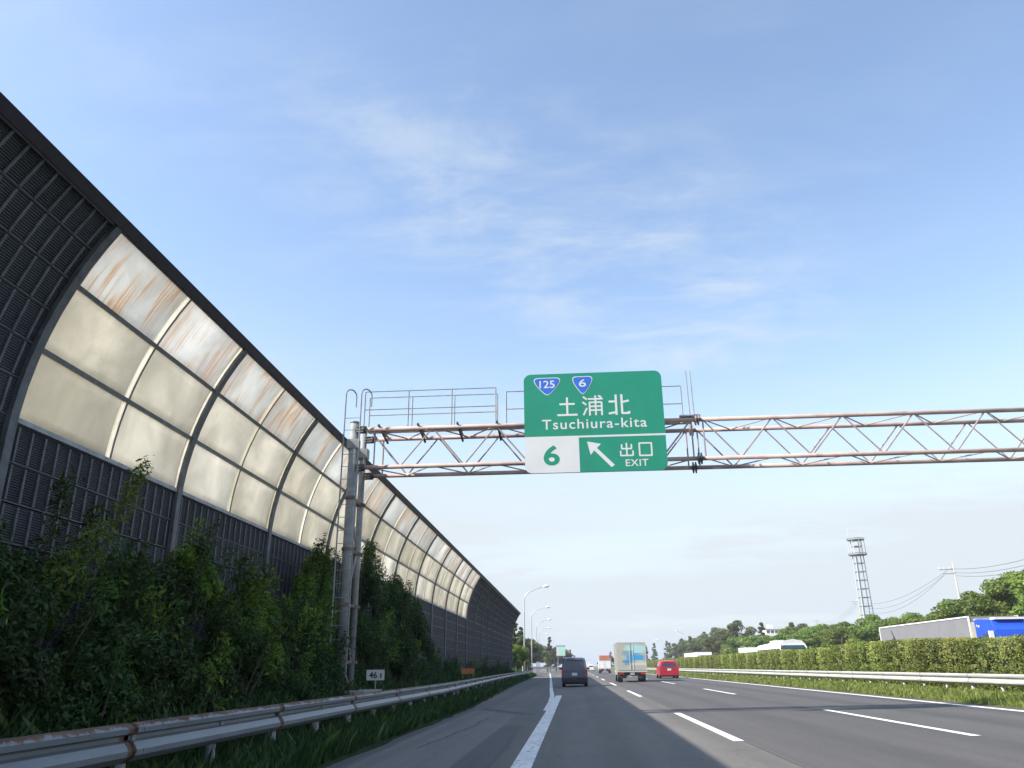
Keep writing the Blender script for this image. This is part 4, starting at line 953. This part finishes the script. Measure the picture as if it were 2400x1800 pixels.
for i, (yc, L) in enumerate(seq):
    br, fol, tw = HM[L][i % 2]
    t = thing('hedge_bush', 'clipped olive green hedge bush behind the white guardrail, %s from the right edge' % ORD[min(i, len(ORD)-1)], 'bush', (14.95+rnd.uniform(-.05, .05), yc, 0.27), math.pi*(i % 2), 'clipped bushes of the median hedge')
    sz = rnd.uniform(0.97, 1.05)*(0.97 if yc < 34 else 1.0)
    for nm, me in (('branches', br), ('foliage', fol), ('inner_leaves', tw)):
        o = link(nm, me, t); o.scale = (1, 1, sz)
# ---- shrubs on the shaded bank
def shrub_mesh(seed, mat, n=9000, size=0.09, nc=36, low=0.0, aspect=0.42):   # unit: radius 1, height 1
    rs = np.random.default_rng(seed)
    a = rs.uniform(0, 6.28, nc); q = rs.uniform(0, 1, nc)**0.5; z = rs.uniform(low, 1, nc)
    rr = np.sqrt(np.clip(1-(z*0.95)**2.2, 0.03, 1))*0.85
    c = np.stack([rr*q*np.cos(a), rr*q*np.sin(a), z*0.9], 1); rad = rs.uniform(0.14, 0.27, nc)
    P, u, k = clump_points(rs, c, rad, n, 0.75); P[:, 2] = np.maximum(P[:, 2], 0.0); ct = rs.uniform(-0.2, 0.2, nc)
    tint = rs.uniform(0.05, 0.6, n)+ct[k]+0.9*np.clip(P[:, 2]-0.62, 0, 1)*rs.uniform(0.2, 1, n)  # paler upwards: young growth plus sunlight on the tops put into the tint
    fol = ('foliage', P, size, mat, rs, 0.35, aspect, u, tint)
    mb = MB()
    for i in range(16):
        mb.tube([(0.1*c[i, 0], 0.1*c[i, 1], -0.15), (0.5*c[i, 0], 0.5*c[i, 1], 0.45*c[i, 2]), tuple(c[i])], [0.016, 0.011, 0.004], 5, cap=False)
    return mb, fol
def shrub(name, label, x, y, zb, rx, ry, h, seed, mat='leaf_bank', n=9000, size=0.085, group='shrubs on the shaded bank', shoots=(), low=0.0):
    mb, (nm, P, sz, mt_, rs, up, asp, u, tint) = shrub_mesh(seed, mat, n, size, low=low)
    t = thing(name, label, 'shrub', (x, y, zb), 0, group); S = np.array([rx, ry, h])
    P = P*S; us = u
    ex = []; et = []
    mb.v = [(a*rx, b*ry, c*h) for a, b, c in mb.v]
    sr = random.Random(seed); shoots = list(shoots)
    for _ in range(7 if h > 1.4 else 4):                # ragged young growth sticking out of the top
        dx, dy = sr.uniform(-.5, .7)*rx, sr.uniform(-.85, .85)*ry; z0 = h*(0.93-0.35*(dx/rx)**2-0.42*(dy/ry)**2)
        k = sr.uniform(0.25, 0.6); shoots.append((dx, dy, z0-0.25, dx+sr.uniform(-.1, .3), dy+sr.uniform(-.3, .3), z0+k))
    for (dx, dy, z0, tx, ty, tz) in shoots:             # long leafy shoots
        m = int(120+260*max(0, tz-z0-0.6)); s = rs.uniform(0, 1, m); b = np.array([dx, dy, z0]); e = np.array([tx, ty, tz])
        p = b+(e-b)*s[:, None]+rs.normal(size=(m, 3))*(0.13*(1-0.55*s))[:, None]; ex.append(p); et.append(rs.uniform(0.45, 1.0, m))
        mb.tube([(dx*.1, dy*.1, -0.1), tuple(b*0.9), tuple((b+e)/2+np.array([0, 0, .03])), tuple(e)], [0.016, 0.012, 0.009, 0.004], 5, cap=False)
    for q_, (p, e_) in enumerate(zip(ex, et)):
        link('shoot_leaves', leaves('shoot_leaves', p, 0.115, 'leaf_bank_lit' if q_ % 3 == 1 else 'leaf_bank', rs, 0.5, 0.30, None, e_-0.30), t)
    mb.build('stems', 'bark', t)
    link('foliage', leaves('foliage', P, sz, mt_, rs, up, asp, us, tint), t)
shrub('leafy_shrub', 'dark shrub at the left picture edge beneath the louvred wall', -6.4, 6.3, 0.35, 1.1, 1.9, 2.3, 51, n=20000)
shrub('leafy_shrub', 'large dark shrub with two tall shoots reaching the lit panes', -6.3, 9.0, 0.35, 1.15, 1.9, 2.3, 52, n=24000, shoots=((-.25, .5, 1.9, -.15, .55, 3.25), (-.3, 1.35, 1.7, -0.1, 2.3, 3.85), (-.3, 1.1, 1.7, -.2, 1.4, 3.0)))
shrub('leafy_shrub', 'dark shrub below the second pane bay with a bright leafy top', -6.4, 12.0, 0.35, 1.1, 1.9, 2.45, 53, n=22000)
shrub('leafy_shrub', 'bright leafy crown of a bush before the dark panels', -6.35, 13.0, 1.75, 0.55, 0.9, 1.5, 54, 'leaf_bank_lit', 5000, 0.11, low=0.35)
shrub('leafy_shrub', 'mid sized shrub with fresh green top, left of the gantry posts', -6.35, 15.5, 0.4, 0.95, 1.3, 2.65, 55, 'leaf_bank_lit', 14000, 0.09)
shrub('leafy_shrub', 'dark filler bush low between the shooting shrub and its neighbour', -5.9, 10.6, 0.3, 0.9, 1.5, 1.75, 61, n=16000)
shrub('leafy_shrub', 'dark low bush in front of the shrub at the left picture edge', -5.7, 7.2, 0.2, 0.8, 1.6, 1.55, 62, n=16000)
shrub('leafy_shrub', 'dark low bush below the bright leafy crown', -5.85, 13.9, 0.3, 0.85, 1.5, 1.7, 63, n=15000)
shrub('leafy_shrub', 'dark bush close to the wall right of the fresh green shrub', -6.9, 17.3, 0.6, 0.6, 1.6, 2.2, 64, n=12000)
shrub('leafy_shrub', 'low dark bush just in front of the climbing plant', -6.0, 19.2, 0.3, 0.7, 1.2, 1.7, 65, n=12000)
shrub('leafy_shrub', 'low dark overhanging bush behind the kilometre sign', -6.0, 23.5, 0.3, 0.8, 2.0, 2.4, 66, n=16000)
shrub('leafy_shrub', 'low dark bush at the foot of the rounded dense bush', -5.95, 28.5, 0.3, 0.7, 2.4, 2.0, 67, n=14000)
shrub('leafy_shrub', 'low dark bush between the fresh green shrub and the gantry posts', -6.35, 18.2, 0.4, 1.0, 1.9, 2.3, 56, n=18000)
shrub('climbing_plant', 'green climbing plant against the wall just left of the gantry posts', -6.85, 21.3, 0.6, 0.6, 1.9, 3.75, 57, 'leaf_bank_lit', 18000, 0.10, low=0.2)
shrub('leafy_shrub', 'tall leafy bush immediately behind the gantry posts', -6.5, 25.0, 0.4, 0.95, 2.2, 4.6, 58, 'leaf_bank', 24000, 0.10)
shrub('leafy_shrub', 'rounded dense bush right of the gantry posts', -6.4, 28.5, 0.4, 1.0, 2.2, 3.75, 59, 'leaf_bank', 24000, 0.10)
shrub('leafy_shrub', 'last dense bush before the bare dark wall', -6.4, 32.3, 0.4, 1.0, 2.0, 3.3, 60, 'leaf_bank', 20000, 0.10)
for i, (x, y, h, ry) in enumerate([(-5.6, 9.6, 0.95, 1.3), (-5.65, 12.6, 1.0, 1.4), (-5.6, 16.2, 0.9, 1.5), (-6.5, 38, 1.25, 2.2), (-6.6, 44, 1.0, 2.5), (-6.6, 52, 0.8, 3.0), (-6.8, 62, 0.9, 3.2), (-7.0, 74, 0.8, 3.5), (-7.0, 86, 0.9, 3.5)]):
    shrub('weed_clump', 'low weedy clump on the bank behind the guardrail, %s counted from the camera' % ORD[i], x, y, 0.30 if i < 3 else 0.55, 0.6, ry, h, 70+i, 'leaf_bank', 6500, 0.08, 'weed clumps on the bank')
# ---- grass
def blades(name, n, fx, fz, y0, y1, hmin, hmax, mat, label, seed, ypow=1.0, wid=0.014):
    rs = np.random.default_rng(seed)
    y = y0+(y1-y0)*rs.uniform(0, 1, n)**ypow; t = rs.uniform(0, 1, n); x = fx(y, t); z = fz(x, y)
    h = rs.uniform(hmin, hmax, n)*(0.6+0.8*rs.uniform(0, 1, n)**2); a = rs.uniform(0, 6.28, n); lean = rs.normal(size=(n, 2))*0.28
    wv = np.stack([np.cos(a), np.sin(a), np.zeros(n)], 1)*(wid*(1+y/25.0))[:, None]*rs.uniform(.6, 1.3, n)[:, None]
    P = np.stack([x, y, z-0.02], 1); mid = P+np.stack([lean[:, 0]*h*0.35, lean[:, 1]*h*0.35, h*0.6], 1); tip = P+np.stack([lean[:, 0]*h, lean[:, 1]*h, h], 1)
    V = np.stack([P-wv, P+wv, tip, mid-wv*0.8], 1)
    o = link(name, quads(name, V, mat, rs.uniform(0, 1, n)**1.6)); return tag(o, label, 'grass', None, 'stuff')
XLa = np.array([a for a, _ in XL]); XLb = np.array([b for _, b in XL])
def bz(x, y):
    d = np.minimum(np.interp(y, XLa, XLb), -3.4)-x
    return np.interp(d, [-0.2, 0.05, 0.7, 1.3, 2.0, 2.8, 3.7], [-.05, -.03, .02, .16, .5, .85, 1.05])
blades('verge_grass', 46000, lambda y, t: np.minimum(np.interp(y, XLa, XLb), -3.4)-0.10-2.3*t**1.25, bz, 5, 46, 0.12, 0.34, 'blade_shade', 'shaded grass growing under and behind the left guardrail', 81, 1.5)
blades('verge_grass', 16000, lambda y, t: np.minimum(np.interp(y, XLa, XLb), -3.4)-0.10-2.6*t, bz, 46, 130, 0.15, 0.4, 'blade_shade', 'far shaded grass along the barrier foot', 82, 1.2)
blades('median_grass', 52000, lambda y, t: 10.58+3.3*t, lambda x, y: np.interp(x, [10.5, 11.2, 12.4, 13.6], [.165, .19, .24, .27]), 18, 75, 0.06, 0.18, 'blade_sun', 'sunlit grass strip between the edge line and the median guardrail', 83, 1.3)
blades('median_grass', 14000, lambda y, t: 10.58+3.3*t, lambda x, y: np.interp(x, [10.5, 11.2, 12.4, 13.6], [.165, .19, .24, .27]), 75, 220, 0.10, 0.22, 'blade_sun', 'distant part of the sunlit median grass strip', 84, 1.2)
# ------------------------------------------------------------------ tower, utility poles, wires, house
tw = thing('radio_tower', 'slender lattice radio tower with railed platforms above the trees', 'tower', (69.5, 200, 0))
TT = 29.6
def leg(sx, sy, z): h = 1.25-0.35*z/TT; return (sx*h, sy*h, z)
for sx in (-1, 1):
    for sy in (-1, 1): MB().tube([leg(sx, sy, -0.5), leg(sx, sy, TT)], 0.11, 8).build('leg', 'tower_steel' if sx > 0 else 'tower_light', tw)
z = 2.0
while z < 26:
    for a, b in (((-1, -1), (1, -1)), ((1, -1), (1, 1)), ((1, 1), (-1, 1)), ((-1, 1), (-1, -1))): MB().tube([leg(*a, z), leg(*b, z)], 0.085, 5).build('strut', 'tower_steel', tw)
    z += 2.0
for zc, r in ((26.0, 2.1), (29.6, 2.0)):
    n = 16; ring = [(r*math.cos(2*math.pi*i/n), r*math.sin(2*math.pi*i/n), zc) for i in range(n+1)]
    MB().extrude([(x, y) for x, y, _ in ring[:-1]], lambda a, b: (a, b, zc-0.08), lambda a, b: (a, b, zc+0.08)).build('platform', 'tower_steel', tw)
    MB().tube([(x, y, zc+0.3) for x, y, _ in ring], 0.07, 5, cap=False).build('guard_ring', 'tower_steel', tw)
for i in range(8):
    a = 2*math.pi*i/8; MB().tube([(2.05*math.cos(a), 2.05*math.sin(a), 26), (1.95*math.cos(a), 1.95*math.sin(a), 29.6)], 0.045, 5).build('antenna_pole', 'tower_light', tw)
MB().box((0, 0, 28.0), (1.9, 1.9, 0.2)).build('equipment_tray', 'tower_steel', tw)
for i, (x, y) in enumerate([(-1.8, -.6), (-1.3, .5), (1.7, 0)]): MB().tube([(x, y, 29.5), (x, y, 32.4-0.4*i)], 0.05, 5).build('whip_antenna', 'tower_light', tw)
MB().tube([(-1.0, -1.0, 0), (-0.65, -0.65, 25.5)], 0.22, 8).build('cable_duct', 'tower_light', tw)
def upole(x, y, h, label, arm):
    t = thing('utility_pole', label, 'utility pole', (x, y, 0), 0, 'utility poles behind the trees')
    MB().tube([(0, 0, -0.5), (0, 0, h)], [0.19, 0.11], 10).build('pole', 'pole_concrete', t, smooth=True)
    MB().box((arm, 0, h-0.9), (2.2, 0.1, 0.1)).build('crossarm', 'galv', t); MB().box((arm*0.8, 0, h-1.5), (1.6, 0.1, 0.1)).build('crossarm', 'galv', t)
    for d in (-1.0, -0.4, 0.4, 1.0): MB().tube([(arm+d, 0, h-0.85), (arm+d, 0, h-0.6)], 0.06, 6).build('insulator', 'white_paint', t)
upole(54.8, 120, 14.7, 'concrete utility pole with crossarms standing right of the radio tower', -1.0)
upole(76.5, 226, 17.8, 'farther utility pole with crossarm in line with the radio tower', -0.6)
upole(94, 327, 18.0, 'farthest utility pole, faint above the trees left of the tower', 0.0)
def wirel(p, q, sag, label, n=14):
    p = Vector(p); q = Vector(q); pts = [p+(q-p)*(i/n)-Vector((0, 0, sag*4*(i/n)*(1-i/n))) for i in range(n+1)]
    tag(MB().tube(pts, 0.022, 4).build('overhead_wire', 'wire'), label, 'wire', 'overhead wires')
for i, dz in enumerate((0, -0.55, -1.0)):
    nm = ('upper', 'middle', 'lower')[i]
    wirel((54.2-0.5*i, 120, 13.9+dz), (76.0, 226, 16.9+dz*1.3), 2.2+0.5*i, '%s overhead wire between the near pole and the tower pole' % nm)
    wirel((54.2+0.4*i, 120, 13.9+dz), (44.5, 66, 11.9+dz), 1.2, '%s overhead wire running from the near pole out of the right edge' % nm)
    wirel((76.0, 226, 16.9+dz*1.3), (94, 327, 17.1+dz*1.3), 2.4, '%s overhead wire between the tower pole and the farthest pole' % nm)
ho = thing('house', 'white building with dark windows showing above the far trees', 'building', (62.5, 260, 0))
MB().box((0, 4, 5.6), (6.4, 8, 11.8)).build('wall', 'house_wall', ho)
MB().box((0, 4, 11.62), (7.0, 8.6, 0.26)).build('roof', 'house_wall', ho); MB().box((-1.2, 3, 12.3), (1.4, 1.4, 1.1)).build('roof_unit', 'house_wall', ho)
for r_ in range(2):
    for i in range(5):
        wn = MB().box((-2.5+1.25*i, -0.02, 10.55-2.6*r_), (0.85, 0.06, 1.0)).build('window', 'glass_dark', ho)
        MB().box((-2.5+1.25*i, -0.06, 9.98-2.6*r_), (1.0, 0.12, 0.08)).build('sill', 'house_wall', wn)
MB().box((0, -0.5, 9.4), (6.4, 1.0, 0.14)).build('balcony', 'house_wall', ho); MB().box((0, -1.0, 9.85), (6.4, 0.06, 0.8)).build('balcony_rail', 'house_wall', ho)

# ------------------------------------------------------------------ haze
hm, ht, hb = new_mat('air'); ht.nodes.remove(hb)
vp = ht.nodes.new('ShaderNodeVolumePrincipled'); vp.inputs['Color'].default_value = (0.86, 0.92, 1.0, 1); vp.inputs['Density'].default_value = 0.0005; vp.inputs['Anisotropy'].default_value = 0.2
ht.links.new(vp.outputs[0], ht.nodes['Material Output'].inputs['Volume']); MAT['air'] = hm
tag(MB().box((0, 1500, 16.2), (8200, 9200, 35.4)).build('haze', 'air'), 'thin pale summer haze over the road and trees', 'haze', None, 'stuff')
